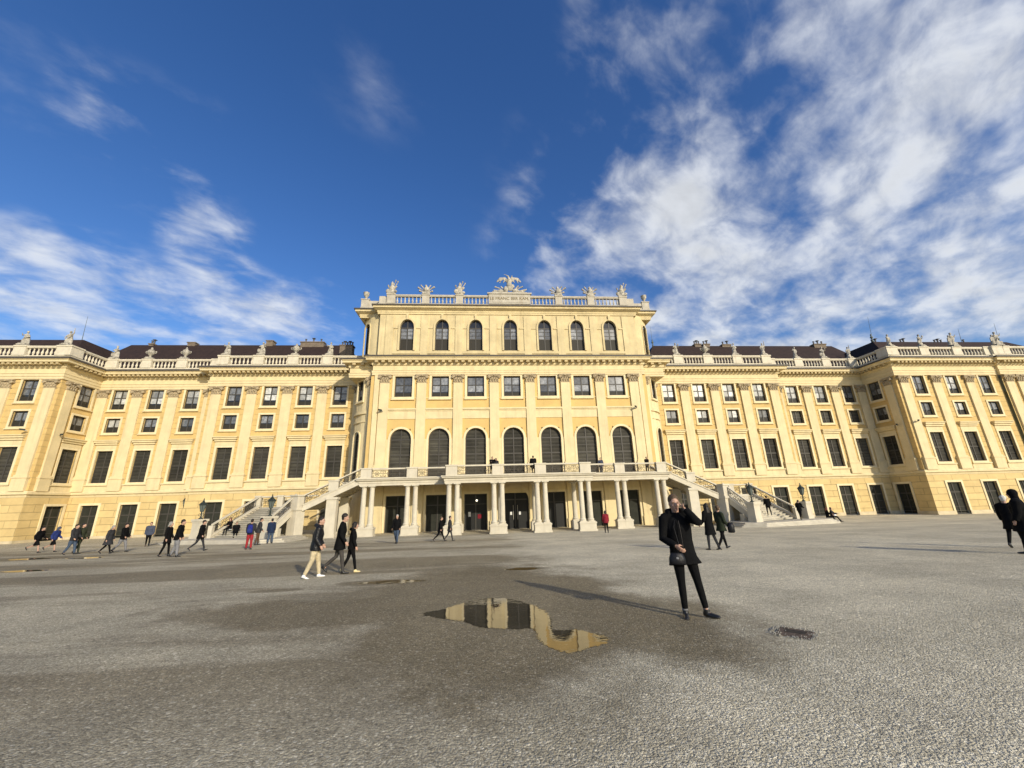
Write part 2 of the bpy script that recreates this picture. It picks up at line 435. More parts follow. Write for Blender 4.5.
    pts += [up(0, 0, 0), up(0, 0, .16), up(0, .005, .34), up(0, 0, .47), up(0, -.01, .545), up(0, -.01, .585)]
    rad += [(.172*k_, .13*k_), (w*k_, .115*k_), ((w+.015)*k_, .128*k_), ((w-.0)*k_, .10*k_), (.10, .085), (.074, .074)]
    g.tube(pts, rad, 18, up=(1, 0, 0))
    for i in (0, 1):
        Sx, E, W = ach[i]; sg = (-1, 1)[i]
        a = Sx + Vector((-sg*.04, 0, .015))
        g.tube([a, Sx, (Sx+E)/2, E, (E+W)/2, W + (W-E).normalized()*(-.005)], [.07*k_, .078*k_, .066*k_, .060*k_, .054*k_, .046*k_], 10)
        g.tube([Sx, up(sg*.07, -.015, .565)], [.075*k_, .065], 10)
    if hood or tm == 'puffer':
        g.tube([up(-.10, .06, .575), up(-.115, -.05, .60), up(0, -.115, .60), up(.115, -.05, .60), up(.10, .06, .575)], [.035, .05, .06, .05, .035], 10)
    soft({'jacket': 'jacket', 'shirt': 'shirt'}.get(kind, 'coat'), g, M[tm], root, vox, 2)
    # ---- trousers
    t = MB()
    t.tube([hp+Vector((0, 0, .06)), hp+Vector((0, 0, -.04)), hp+Vector((0, 0, -.10))], [(.155, .105), (.165, .115), (.12, .10)], 14, up=(1, 0, 0))
    tf = trouser_fat or fat
    wide = 1.22 if trousers in ('beige', 'red', 'grey', 'jeans') else 1.0
    for i in (0, 1):
        c = ch[i]
        if shorts:
            t.tube([c[0]+Vector((0, 0, .02)), c[1], c[2]], [.10, .095, .085], 10)
        else:
            t.tube([c[0]+Vector((0, 0, .02)), c[1], c[2], c[3], c[4]+(c[3]-c[4]).normalized()*ankle], [.096*tf, .084*wide*tf, .060*wide, .057*wide, .044*wide], 10)
    soft('shorts' if shorts else 'trousers', t, M[trousers], root, vox, 2)
    # ---- shoes
    for i in (0, 1):
        c = ch[i]; fo = foot_out[i]*(-1, 1)[i]
        pitch = legs[i][0]-legs[i][1]
        yaw = Matrix.Rotation(-fo, 3, 'Z')
        if sit: pit = R(10)
        else: pit = max(-R(55), min(R(28), pitch*.9)) if abs(c[4].z - .075) > .012 else (R(18) if pitch > R(12) else 0)
        FM = yaw @ rx(pit)
        q = MB(); A = c[4]
        q.tube([A+FM@Vector((0, -.055, -.03)), A+FM@Vector((0, -.02, -.034)), A+FM@Vector((0, .07, -.046)), A+FM@Vector((0, .15, -.054)), A+FM@Vector((0, .185, -.056))],
               [(.030, .040), (.040, .044), (.042, .032), (.042, .024), (.022, .016)], 12, up=(1, 0, 0))
        q.tube([A+Vector((0, 0, .03)), A+Vector((0, 0, -.03))], [.043, .046], 10)
        soft('shoe', q, M[shoes], root, min(vox, .013), 2)
    return root, hp*s, dict(root=root, s=s, z=z0)

# --- the people in the square
F = lambda d: R(d)
STRIDE = lambda a, b=10, c=25: ((R(a), R(b)), (R(-a*.9), R(c)))      # left leg forward
STRIDER = lambda a, b=10, c=25: ((R(-a*.9), R(c)), (R(a), R(b)))
STAND = ((R(3), R(3)), (R(-3), R(3)))
# the woman in front
w_arms = (dict(e=(-.265, .25, .43), w=(-.125, .185, .635), side=(.2, .7, .2), bend=(.75, -.25, .7), curl=.25),
          dict(e=(.265, .03, .20), w=(.11, .235, .10), side=(.0, .2, .95), bend=(-.25, .0, -.45), curl=.6))
woman, whip, wd = person('woman in long black hooded coat shading her face with her hand', -.07, 6.58, R(163), 1.80,
    legs=((R(2), R(2)), (R(2), R(3))), ab=(.125, .03), lean=R(-1), arms=w_arms, top=('black', 'coat', .73), trousers='black', shoes='shoe',
    hair=('hair_fair', 'bun'), vox=.009, head_turn=R(6), head_tilt=R(8), face=True, foot_out=(R(55), R(8)), hood=True, fat=1.0, trouser_fat=1.0, ankle=.05)
woman.rotation_euler.y = R(2.4)
for px in (-.19, .112):
    MB().tube([(px, 0, .085), (px, 0, .16)], [.043, .041], 12).build('sock', M['grey'], woman, smooth=True)
zc = MB().tube([(0, .172, .95), (.0, .168, 1.1), (0, .172, 1.28), (0, .14, 1.40)], .004, 6).build('zip', M['dkgrey'], woman, smooth=True)

m_arms = ((R(2), R(7), R(38)), (R(-4), R(7), R(40)))
person('man in black padded jacket, beige trousers and white shoes', -8.14, 12.75, R(-72), 1.67, legs=STRIDE(12, 4, 12), ab=(.02, .02), lean=R(4),
       arms=m_arms, top=('puffer', 'jacket', .78), trousers='beige', shoes='whiteshoe', hair=('hair_dark', 'short'), vox=.011, head_turn=R(-25), fat=1.08, face=True)
person('tall person in long black coat mid-stride behind a shorter companion in cream shoes', -7.72, 13.50, R(-78), 1.76, legs=STRIDER(13, 4, 38), lean=R(5),
       arms=((R(-5), R(8), R(27.5)), (R(6), R(8), R(33))), top=('black', 'coat', .70), trousers='dkgrey', shoes='shoe', hair=('hair_dark', 'short'), vox=.011)
person('short person in black jacket, black trousers and cream shoes', -7.42, 13.72, R(-70), 1.49, legs=STRIDER(14, 4, 14), lean=R(3),
       arms=((R(-5), R(8), R(12)), (R(7), R(8), R(16.5))), top=('black', 'jacket', .80), trousers='black', shoes='creamshoe', hair=('hair_dark', 'bob'), vox=.011, women=True, hood=True)
person('woman with long dark hair in long black coat, seen from behind', 5.90, 16.46, R(20), 1.78, legs=((R(4), R(4)), (R(-8), R(10))), ab=(.06, .08),
       arms=((R(10), R(8), R(33)), (R(10), R(8), R(33))), top=('black', 'longcoat', .56), trousers='charcoal', hair=('hair_dark', 'long'), vox=.013, women=True, fat=1.05)
person('woman in dark green parka with fair hair, legs crossed in stride', 6.52, 16.68, R(-75), 1.74, legs=STRIDE(20, 4, 18), lean=R(-4), arms=((R(5), R(8), R(30.25)), (R(5), R(8), R(30.25))),
       top=('dkgreen', 'coat', .74), trousers='black', hair=('hair_fair', 'short'), vox=.013, women=True, head_turn=R(40))
person('person in black coat and pale cap beside the large dark figure at the right edge', 15.25, 13.45, R(-70), 1.76, legs=STRIDER(16, 6, 20), lean=R(5),
       arms=((R(10), R(8), R(24.75)), (R(10), R(8), R(24.75))), top=('black', 'coat', .62), trousers='black', hair=('cap', 'cap'), vox=.013)
person('large person all in black partly cut off by the edge of the photo', 13.35, 11.75, R(30), 1.90, legs=STRIDE(12, 6, 12), arms=((R(5), R(8), R(16.5)), (R(5), R(8), R(16.5))),
       top=('black', 'coat', .60), trousers='black', hair=('black', 'hood'), vox=.014, fat=1.4)
# left group far off
far = dict(vox=.02, fat=1.12)
person('runner in black top and black shorts with bare legs', -33.3, 30.7, R(-80), 1.72, legs=STRIDER(26, 14, 50), lean=R(10), arms=((R(15), R(8), R(44)), (R(-15), R(8), R(38.5))),
       top=('black', 'shirt', .92), trousers='black', hair=('hair_dark', 'short'), shorts=True, **far)
person('runner in blue hooded jacket and black shorts', -32.75, 31.2, R(-80), 1.68, legs=STRIDER(24, 12, 45), lean=R(9), arms=((R(12.5), R(8), R(41.25)), (R(-12.5), R(8), R(38.5))),
       top=('bluejacket', 'jacket', .86), trousers='black', hair=('greyblue', 'hood'), shorts=True, **far)
person('person in dark jacket and blue jeans walking beside one in olive green', -28.15, 27.5, R(-85), 1.74, legs=STRIDE(12, 5, 18), arms=((R(10), R(8), R(33)), (R(7.5), R(8), R(33))),
       top=('charcoal', 'jacket', .80), trousers='jeans', hair=('hair_dark', 'short'), hood=True, **far)
person('person in olive green jacket and olive trousers', -28.4, 28.2, R(-85), 1.80, legs=STRIDER(12, 5, 18), arms=((R(6), R(8), R(22)), (R(-4), R(8), R(16.5))),
       top=('olive', 'jacket', .80), trousers='olive', hair=('hair_dark', 'short'), **far)
person('person in long dark grey coat taking a wide stride', -25.95, 27.28, R(-85), 1.66, legs=STRIDER(25, 8, 20), lean=R(7), arms=((R(5), R(8), R(22)), (R(-4), R(8), R(16.5))),
       top=('charcoal', 'coat', .58), trousers='black', hair=('hair_grey', 'bob'), women=True, **far)
person('person in thigh-length black coat, grey trousers and dark cap', -25.95, 28.3, R(-80), 1.74, legs=STRIDE(17, 6, 26), arms=((R(8), R(8), R(33)), (R(8), R(8), R(33))),
       top=('black', 'coat', .78), trousers='grey', hair=('hair_dark', 'cap'), **far)
person('person in grey-blue waistcoat with pale sleeves, alone before the dark doors', -29.1, 34.5, R(-150), 1.78, legs=STRIDE(8, 3, 20), arms=((R(5), R(8), R(12)), (R(-4), R(8), R(12))),
       top=('greyblue', 'jacket', .82), trousers='black', hair=('hair_fair', 'short'), **far)
person('person in black coat half hidden behind a man in light grey trousers', -19.75, 23.3, R(-80), 1.70, legs=STRIDE(10, 5, 10), arms=((R(6), R(8), R(22)), (R(-4), R(8), R(16.5))),
       top=('black', 'coat', .66), trousers='black', hair=('hair_grey', 'bob'), women=True, vox=.016)
person('broad man in black jacket and light grey trousers', -18.84, 22.7, R(-70), 1.80, legs=STRIDER(9, 4, 10), lean=R(6), arms=((R(2.5), R(8), R(24.75)), (R(2.5), R(8), R(27.5))),
       top=('black', 'jacket', .78), trousers='grey', hair=('hair_dark', 'short'), vox=.016, fat=1.15)
person('person in black jacket and dark jeans striding past the far lamp pedestal', -20.4, 26.85, R(-75), 1.80, legs=STRIDE(20, 5, 30), lean=R(4), arms=((R(-5), R(8), R(16.5)), (R(7), R(8), R(22))),
       top=('black', 'jacket', .74), trousers='charcoal', hair=('hair_dark', 'cap'), **far)
redp, rp, _ = person('person in bright red trousers carrying a blue backpack', -17.44, 26.7, R(10), 1.75, legs=STAND, ab=(.07, .07), arms=((R(7.5), R(8), R(33)), (R(7.5), R(8), R(33))),
       top=('charcoal', 'jacket', .84), trousers='red', hair=('hair_dark', 'short'), vox=.016)
person('person in dark jacket and brown trousers at the foot of the steps', -19.3, 31.2, R(-60), 1.84, legs=STRIDE(6, 3, 6), lean=R(6), arms=((R(7.5), R(8), R(38.5)), (R(7.5), R(8), R(38.5))),
       top=('charcoal', 'jacket', .78), trousers='brown', hair=('hair_dark', 'short'), **far)
person('person in navy jacket and blue jeans facing the stairs', -19.3, 33.0, R(40), 1.78, legs=STAND, ab=(.06, .06), lean=R(4), arms=((R(2.5), R(8), R(13.75)), (R(2.5), R(8), R(13.75))),
       top=('navy', 'jacket', .74), trousers='jeans', hair=('hair_dark', 'short'), **far)
person('man in black jacket and faded blue jeans walking from the first dark door', -8.9, 27.75, R(170), 1.78, legs=STRIDE(10, 4, 22), arms=((R(4), R(8), R(22)), (R(4), R(8), R(22))),
       top=('black', 'jacket', .80), trousers='jeans', hair=('hair_grey', 'short'), **far)
person('person in black coat striding in front of the second dark door', -6.15, 28.3, R(-85), 1.62, legs=STRIDE(24, 6, 26), lean=R(4), arms=((R(5), R(8), R(22)), (R(-3), R(8), R(16.5))),
       top=('black', 'coat', .72), trousers='black', hair=('hair_fair', 'short'), **far)
person('companion in black walking just behind the striding person near the second door', -5.55, 28.7, R(-85), 1.62, legs=STRIDER(17, 6, 20), arms=((R(5), R(8), R(22)), (R(-3), R(8), R(16.5))),
       top=('charcoal', 'coat', .72), trousers='charcoal', hair=('hair_dark', 'short'), **far)
person('person in dark red jacket and black trousers by the balcony columns', 6.32, 32.2, R(-10), 1.66, legs=STRIDE(5, 3, 8), arms=((R(4), R(8), R(13.75)), (R(4), R(8), R(13.75))),
       top=('redjacket', 'jacket', .78), trousers='black', hair=('hair_dark', 'bob'), women=True, **far)
# on the stairs, platforms and balcony
person('person in black going up the shaded side of the broad steps', 23.3, 36.9, R(-20), 1.76, zbase=.80, legs=STRIDE(14, 22, 6), arms=((R(10), R(8), R(30)), (R(-8), R(8), R(30))),
       top=('black', 'jacket', .78), trousers='black', hair=('hair_dark', 'short'), **far)
person('person in black jacket with legs apart, hurrying along the platform by the lamp', 25.6, 36.0, R(-60), 1.76, zbase=.36, legs=STRIDE(18, 6, 24), lean=R(5), arms=((R(12), R(10), R(70)), (R(12), R(14), R(70))),
       top=('black', 'jacket', .80), trousers='black', hair=('hair_dark', 'short'), **far)
SIT = ((R(80), R(60)), (R(76), R(40)))
person('woman with long auburn hair sitting on the platform with legs stretched out', 29.6, 37.6, R(-120), 1.70, zbase=.36, legs=SIT, sit=.02, arms=((R(40), R(10), R(40)), (R(30), R(10), R(40))),
       top=('black', 'jacket', .80), trousers='black', hair=('hair_red', 'long'), women=True, **far)
person('dark-haired person in black sitting close beside the auburn-haired woman', 30.4, 38.0, R(-140), 1.70, zbase=.36, legs=SIT, sit=.02, arms=((R(40), R(10), R(40)), (R(30), R(10), R(40))),
       top=('charcoal', 'jacket', .80), trousers='black', hair=('hair_dark', 'bob'), **far)
person('person with long brown hair sitting on the ramp of the steps', -25.2, 37.9, R(170), 1.70, zbase=1.0, legs=((R(85), R(85)), (R(80), R(70))), sit=.02, arms=((R(35), R(10), R(50)), (R(35), R(10), R(50))),
       top=('black', 'jacket', .80), trousers='black', hair=('hair_red', 'long'), women=True, **far)
person('person in black sitting low on the steps with a white paper', -24.3, 37.3, R(-150), 1.70, zbase=.70, legs=((R(80), R(90)), (R(75), R(70))), sit=.02, arms=((R(35), R(10), R(60)), (R(35), R(10), R(60))),
       top=('black', 'jacket', .80), trousers='black', hair=('hair_dark', 'short'), **far)
BZ = 4.98
person('person leaning on the balcony pier, arms raised to the face', -2.45, 37.4, R(200), 1.74, zbase=BZ, legs=STAND, lean=R(6), arms=(dict(e=(-.33, .16, .42), w=(-.17, .22, .60)), (R(40), R(10), R(70))),
       top=('black', 'jacket', .80), trousers='black', hair=('hair_dark', 'short'), **far)
person('companion in dark clothes half hidden beside the leaning balcony visitor', -2.05, 37.9, R(160), 1.66, zbase=BZ, legs=STAND, top=('charcoal', 'jacket', .80), trousers='charcoal', hair=('hair_dark', 'bob'), **far)
person('broad person in black coat with back to the balcony rail', 1.42, 37.35, R(0), 1.76, zbase=BZ, legs=STAND, arms=((R(25), R(10), R(60)), (R(25), R(10), R(60))),
       top=('black', 'coat', .68), trousers='black', hair=('hair_dark', 'short'), **{**far, 'fat': 1.5})
person('person in grey-blue jacket sitting low behind the balcony railing', 8.35, 39.0, R(150), 1.62, zbase=BZ, legs=STAND, top=('greyblue', 'jacket', .80), trousers='jeans', hair=('hair_dark', 'short'), **far)
person('person in black alone at the right end of the balcony', 13.05, 39.0, R(190), 1.62, zbase=BZ, legs=STAND, top=('black', 'jacket', .80), trousers='black', hair=('hair_dark', 'short'), **far)
finish_soft()

# things they carry (top-level)
bag = MB()
bag.tube([(0, 0, -.10), (0, 0, -.085), (0, 0, .0), (0, 0, .07), (0, 0, .085)], [(.125, .055), (.14, .065), (.135, .06), (.105, .04), (.09, .03)], 14, up=(1, 0, 0))
Mw = woman.matrix_basis.copy()
def wl(v): return woman.location + Matrix.Rotation(woman.rotation_euler.z, 3, 'Z') @ (Vector(v)*woman.scale.x)
hb = bag.build('handbag', M['leather'], None, tuple(wl((.165, .235, .86))), woman.rotation_euler.z, smooth=True)
hb.scale = (.88, .88, .88)
tag(hb, 'black leather handbag held by the woman shading her face', 'handbag')
st = MB().tube([(-.09, -.02, .06), (-.07, -.06, .20), (-.05, -.095, .36), (-.03, -.11, .50), (-.06, -.14, .62)], .005, 6).build('strap', M['leather'], hb, smooth=True)
MB().box(-.02, .02, .058, .066, -.01, .02).build('clasp', M['grey'], hb)
bp_ = MB().tube([(0, 0, -.24), (0, 0, -.20), (0, 0, .05), (0, 0, .2), (0, 0, .24)], [(.12, .07), (.15, .10), (.15, .11), (.12, .08), (.07, .05)], 12, up=(1, 0, 0))
bk = bp_.build('backpack', M['blue'], None, (redp.location.x + .20*math.sin(R(10)), redp.location.y-.20*math.cos(R(10)), redp.location.z+1.18), R(10), smooth=True)
tag(bk, 'bright blue backpack on the person in red trousers', 'backpack')
MB().box(-.10, .10, -.115, -.095, -.17, 0).build('pocket', M['bluejacket'], bk)
tag(MB().prism_z([(-.12, -.08), (.12, -.08), (.13, .08), (-.11, .09)], 0, .03).build('paper_sheet', M['white'], None, (-24.52, 36.93, 1.02), R(20)), 'white paper on the lap of the person sitting on the steps', 'paper')
tag(MB().tube([(-.15, 0, 0), (0, .03, .05), (.16, -.02, .02)], [.05, .09, .05], 10).build('white_bag', M['white'], None, (30.15, 37.35, .55), R(20), smooth=True), 'small white bag by the auburn-haired woman on the platform', 'bag')
bp2 = MB().tube([(0, 0, -.2), (0, 0, -.16), (0, 0, .05), (0, 0, .2)], [(.10, .06), (.13, .09), (.13, .09), (.08, .05)], 10, up=(1, 0, 0)).build('black_shoulder_bag', M['leather'], None, (6.78, 16.40, 1.40), R(-20), smooth=True)
tag(bp2, 'black shoulder bag at the hip of the woman in the green parka', 'bag')
bp2.name = 'shoulder_bag'
# ------------------------------------------------------------------ the palace
palace = empty('palace', (0, 44, 0), 0, 'long yellow baroque palace with cream pilasters, dark windows and a raised middle block', 'palace')
POFF = Vector((0, -44, 0))
def pp(o):            # child of the palace given in world coordinates
    o.location = Vector(o.location) + POFF; return o
def wbuild(mb, name, m, smooth=False): return pp(mb.build(name, m, palace, smooth=smooth))

def outline(w, z0, z1, rise=0.0, n=14):
    """polygon (x,z) of an opening, anticlockwise from bottom left; rise>0 gives an arched head"""
    h = w/2
    if rise <= 0: return [(-h, z0), (h, z0), (h, z1), (-h, z1)]
    return [(-h, z0), (h, z0)] + [(h*math.cos(PI*k/n), z1-rise+rise*math.sin(PI*k/n)) for k in range(n+1)]
def ring(mb, A, B, y0, y1, closed=True):
    n = len(A); b = len(mb.v)
    for P in (A, B):
        for y in (y0, y1): mb.v += [(x, y, z) for x, z in P]
    # layout: A y0, A y1, B y0, B y1
    rng = range(n) if closed else range(1, n)
    for i in rng:
        j = (i+1) % n
        a0, a1, b0, b1 = b+i, b+n+i, b+2*n+i, b+3*n+i
        c0, c1, d0, d1 = b+j, b+n+j, b+2*n+j, b+3*n+j
        mb.f += [(a0, c0, d0, b0), (a1, b1, d1, c1), (a0, a1, c1, c0), (b0, d0, d1, b1)]
    if not closed:
        for i in (1, 0):
            a0, a1, b0, b1 = b+i, b+n+i, b+2*n+i, b+3*n+i
            mb.f.append((a0, b0, b1, a1))
    return mb

class Seg:
    """a straight run of wall; u runs along it, y points into the building"""
    def __init__(s, p0, p1):
        s.p0 = Vector((p0[0], p0[1])); s.d = Vector((p1[0]-p0[0], p1[1]-p0[1])); s.L = s.d.length; s.d.normalize()
        s.n = Vector((-s.d.y, s.d.x)); s.a = math.atan2(s.d.y, s.d.x)
    def T(s, u, y, z):
        q = s.p0 + s.d*u + s.n*y; return (q.x, q.y, z)
    def loc(s, u, y, z): return Vector(s.T(u, y, z)) + POFF
def wall_holes(seg, u0, u1, z0, z1, holes, y=0.0, depth=.34):
    """front sheet with reveals; holes = (uc, w, zb, zt, rise)"""
    mb = MB()
    us = {u0, u1}; zs = {z0, z1}
    for uc, w, zb, zt, rise in holes:
        us |= {uc-w/2, uc+w/2}; zs |= {max(z0, zb), zt}
        if rise > 0: zs.add(zt-rise)
    us = sorted(us); zs = sorted(zs)
    def q(pts, ): mb.add([seg.T(*p) for p in pts], [tuple(range(len(pts)))])
    for i in range(len(us)-1):
        for j in range(len(zs)-1):
            a, b, c, d = us[i], us[i+1], zs[j], zs[j+1]
            um, zm = (a+b)/2, (c+d)/2; inside = None
            for hle in holes:
                if abs(um-hle[0]) < hle[1]/2 and hle[2] < zm < hle[3]: inside = hle
            if inside is None: q([(a, y, c), (b, y, c), (b, y, d), (a, y, d)])
            elif inside[4] > 0 and zm > inside[3]-inside[4]:
                uc, w, zb, zt, rise = inside; n = 14
                arc = [(uc+w/2*math.cos(PI*k/n), zt-rise+rise*math.sin(PI*k/n)) for k in range(n+1)]
                for k in range(n):
                    (xa, za), (xb, zb_) = arc[k], arc[k+1]
                    if min(xa, xb) >= a-1e-6 and max(xa, xb) <= b+1e-6:
                        q([(xa, y, za), (xa, y, d), (xb, y, d), (xb, y, zb_)])
    for uc, w, zb, zt, rise in holes:
        o = [(uc+x, z) for x, z in outline(w, max(z0, zb), zt, rise)]
        for k in range(len(o)):
            if k == 0 and zb <= z0: continue
            (xa, za), (xb, zb2) = o[k], o[(k+1) % len(o)]
            q([(xa, y, za), (xb, y, zb2), (xb, y+depth, zb2), (xa, y+depth, za)])
    return mb

# ---- window and door prototypes (face -y, origin bottom centre of opening)
def make_window(name, w, h, rise=0.0, cols=2, bars=(), pane='glass', curtains=(), sur=.22, sur_proud=.07, hood=False, sill=True, lower=None, surmat='frame', spandrel=False):
    o = ring(MB(), outline(w, 0, h, rise), outline(w-.16, .08, h-.08, rise-.08 if rise else 0), .20, .28)
    for k in range(1, cols):
        x = -w/2 + w*k/cols; o.box(x-.055, x+.055, .205, .275, .08, h-.09 if not rise else h-.1)
    for z, t in bars: o.box(-w/2+.08, w/2-.08, .21, .268, z-t/2, z+t/2)
    win = o.build(name, M['sash'])
    p = MB().prism_y(outline(w-.02, .01, h-.01, max(0, rise-.01)), .262, .30); p.build('pane', M[pane], win)
    for (x0, x1, z0, z1, mt) in curtains:
        MB().box(x0, x1, .250, .258, z0, z1).build('curtain', M[mt], win)
    if lower: MB().box(-w/2+.08, w/2-.08, .246, .26, .08, lower).build('lower_panel', M['lowpane'], win)
    s = ring(MB(), outline(w+2*sur, -sur if sill else 0, h+sur, rise+sur if rise else 0), outline(w, 0, h, rise), -sur_proud, .06, closed=sill)
    sm = s.build('surround', M[surmat], win)
    if spandrel:
        O = outline(w, 0, h, rise); A = [(x, z if i < 2 else h+.02) for i, (x, z) in enumerate(O)]
        ring(MB(), A, O, -.01, .05, closed=False).build('spandrel', M[surmat], win)
    if hood:
        q = MB().box(-w/2-sur, w/2+sur, -.05, .04, h+sur+.01, h+.62)
        q.box(-w/2-.40, w/2+.40, -.30, .03, h+.90, h+1.10).box(-w/2-.46, w/2+.46, -.40, .03, h+1.10, h+1.20)
        q.box(-w/2-.30, w/2+.30, -.16, .03, h+.68, h+.90); q.build('hood_mould', M['cream'], win)
        MB().box(-w/2-.40, w/2+.40, -.22, .03, -.32, -.18).build('sill', M['cream'], win)
    elif sill and rise == 0:
        MB().box(-w/2-sur-.06, w/2+sur+.06, -.16, .03, -sur-.10, -sur-.005).build('sill', M['cream'], win)
    return win
C2 = lambda w, z0, z1, m: [(-w/2+.1, -.07, z0, z1, m), (.07, w/2-.1, z0, z1, m)]
PROTO = {}
M['curtain_dim'] = mat('grey_curtain_behind_glass', (.17, .175, .18), .2, noise_s=3.0, var=.6, coat=.6); vary(M['curtain_dim'], .3, 1.7)
def build_protos():
    P = PROTO
    P['tall'] = make_window('tall_window', 1.70, 3.50, 0, 2, ((.9, .04), (1.72, .12), (2.6, .04)), 'louvre', hood=True)
    for k, m in (('b', 'curtain'), ('d', 'curtain_dim')):
        P['upper'+k] = make_window('upper_window', 1.58, 2.33, 0, 2, ((1.42, .09),), 'glass', C2(1.58, .72, 1.37, m) + C2(1.58, 1.48, 2.24, m), sur=.2, lower=.55)
        P['small'+k] = make_window('small_window', 1.50, 1.64, 0, 2, (), 'glass', C2(1.5, .70, 1.5, m), sur=.2, lower=.6)
    P['smallx'] = make_window('small_window', 1.50, 1.64, 0, 2, ((.8, .05),), 'louvre', sur=.2)
    P['arched'] = make_window('arched_window', 2.18, 5.3, 1.09, 2, ((.9, .05), (1.75, .05), (2.55, .12), (3.35, .05), (4.17, .14)), 'louvre', sur=.22, sill=False, sur_proud=.10)
    P['square'] = make_window('square_window', 1.87, 2.34, 0, 2, ((1.35, .08),), 'glass', C2(1.87, .60, 1.30, 'curtain_dim') + C2(1.87, 1.42, 2.2, 'curtain_dim'), sur=.26, lower=.5)
    P['attic'] = make_window('attic_window', 1.56, 3.84, .99, 2, ((1.45, .12), (2.85, .12), (1.9, .03), (2.4, .03)), 'glass', C2(1.56, 1.52, 2.78, 'curtain_dim'), sur=.20, lower=1.4, surmat='cream2', sill=False, sur_proud=.12)
    P['niche'] = make_window('arched_window', 1.20, 5.3, .6, 2, ((2.55, .1), (4.5, .1)), 'louvre', sur=.14, sill=False, sur_proud=.10, spandrel=True)
    P['nichesq'] = make_window('square_window', 1.20, 2.3, 0, 2, ((1.35, .08),), 'glass', C2(1.2, .6, 1.3, 'curtain_dim'), sur=.18, lower=.5)
    P['nicheat'] = make_window('attic_window', 1.05, 3.9, .52, 2, ((1.45, .1),), 'glass', sur=.14, surmat='cream2', sill=False, spandrel=True)
    d = make_window('door', 1.78, 3.45, 0, 2, ((.75, .05), (2.35, .12), (1.55, .05)), 'door', sur=.23, sill=False); P['door'] = d
    d = make_window('door', 2.3, 3.5, 0, 2, ((2.5, .1),), 'door', sur=.25, sill=False); P['cdoor'] = d
    d = make_window('door', 2.3, 3.5, 0, 2, ((2.5, .06),), 'dark', sur=.25, sill=False); P['odoor'] = d
    P['odoor2'] = copy_tree(d)
    MB().box(.2, .6, .24, .25, 1.1, 1.5).build('poster', M['redjacket'], d); MB().box(-.75, -.5, .15, .16, 1.3, 1.75).build('notice', M['white'], d)
    lm = bpy.data.materials.new('lit_lamp'); lm.use_nodes = True; lb = lm.node_tree.nodes['Principled BSDF']; lb.inputs['Emission Color'].default_value = (1, .9, .7, 1); lb.inputs['Emission Strength'].default_value = 2; lm.cycles.emission_sampling = 'NONE'
    MB().ball((.1, .1, 2.85), .10, 8, 6).build('lamp', lm, d)
    d = make_window('arched_door', 2.75, 4.05, 1.2, 2, ((2.85, .12),), 'dark', sur=.3, sill=False)
    for sg in (-1, 1):
        MB().box(sg*.22-.02, sg*.22+.02, .14, .19, .9, 2.3).build('handle', M['camwhite'], d)
        MB().box(sg*.45-.1, sg*.45+.1, .19, .2, 1.35, 1.65).build('notice', M['white'], d)
    P['adoor'] = d
build_protos()
USED = set()
def put(key, loc, rz=0.0):
    src = PROTO[key]
    if key in USED: return inst(src, palace, loc, rz)
    USED.add(key); src.parent = palace; src.location = loc; src.rotation_euler = (0, 0, rz); return src

# ---- pilaster with capital
def make_capital(w, d):
    c = MB()
    c.prism_y([(-w*.44, 0), (w*.44, 0), (w*.52, .62), (-w*.52, .62)], -d, .02)
    c.box(-w*.56, w*.56, -d-.02, .02, -.06, .02)
    c.box(-w*.68, w*.68, -d-.16, .02, .78, .90); c.box(-w*.60, w*.60, -d-.10, .02, .68, .775)
    for row, (n, z, r) in enumerate(((4, .18, .13), (3, .40, .13))):
        for k in range(n):
            x = (k-(n-1)/2)*w*.27
            c.ball((x, -d-.03, z), (.11, .09, .17), 7, 5); c.ball((x, -d-.11, z+.13), (.09, .06, .05), 6, 4)
    for sg in (-1, 1):
        c.tube([(sg*w*.56, -d-.16, .60), (sg*w*.56, .02, .60)], .155, 10); c.ball((sg*w*.56, -d-.17, .60), (.07, .05, .07), 6, 4)
        c.tube([(sg*w*.2, -d-.06, .42), (sg*w*.42, -d-.1, .62), (sg*w*.56, -d-.1, .74)], .05, 6)
    c.ball((0, -d-.12, .78), (.13, .08, .12), 8, 5)
    return c
def make_pilaster(w, z0, zc, d=.18, ped=1.4, name='pilaster'):
    b = MB()
    h = zc - z0
    if ped: b.box(-w*.62, w*.62, -d-.10, .02, 0, ped-.14).box(-w*.68, w*.68, -d-.16, .02, ped-.14, ped).box(-w*.58, w*.58, -d-.06, .02, ped, ped+.18)
    b.box(-w/2, w/2, -d, .02, ped+.18 if ped else 0, h)
    o = b.build(name, M['cream'])
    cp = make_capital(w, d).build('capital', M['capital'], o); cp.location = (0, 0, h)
    return o
PROTO['pil'] = make_pilaster(1.10, 4.9, 15.5)
PROTO['rpil'] = make_pilaster(.92, 4.9, 15.5)
PROTO['cpil'] = make_pilaster(1.02, 5.0, 15.4)
def make_strip(w, h, d): return MB().box(-w/2, w/2, -d, .02, 0, h).build('attic_pilaster', M['cream2'])
PROTO['strip'] = make_strip(.85, 5.3, .10)

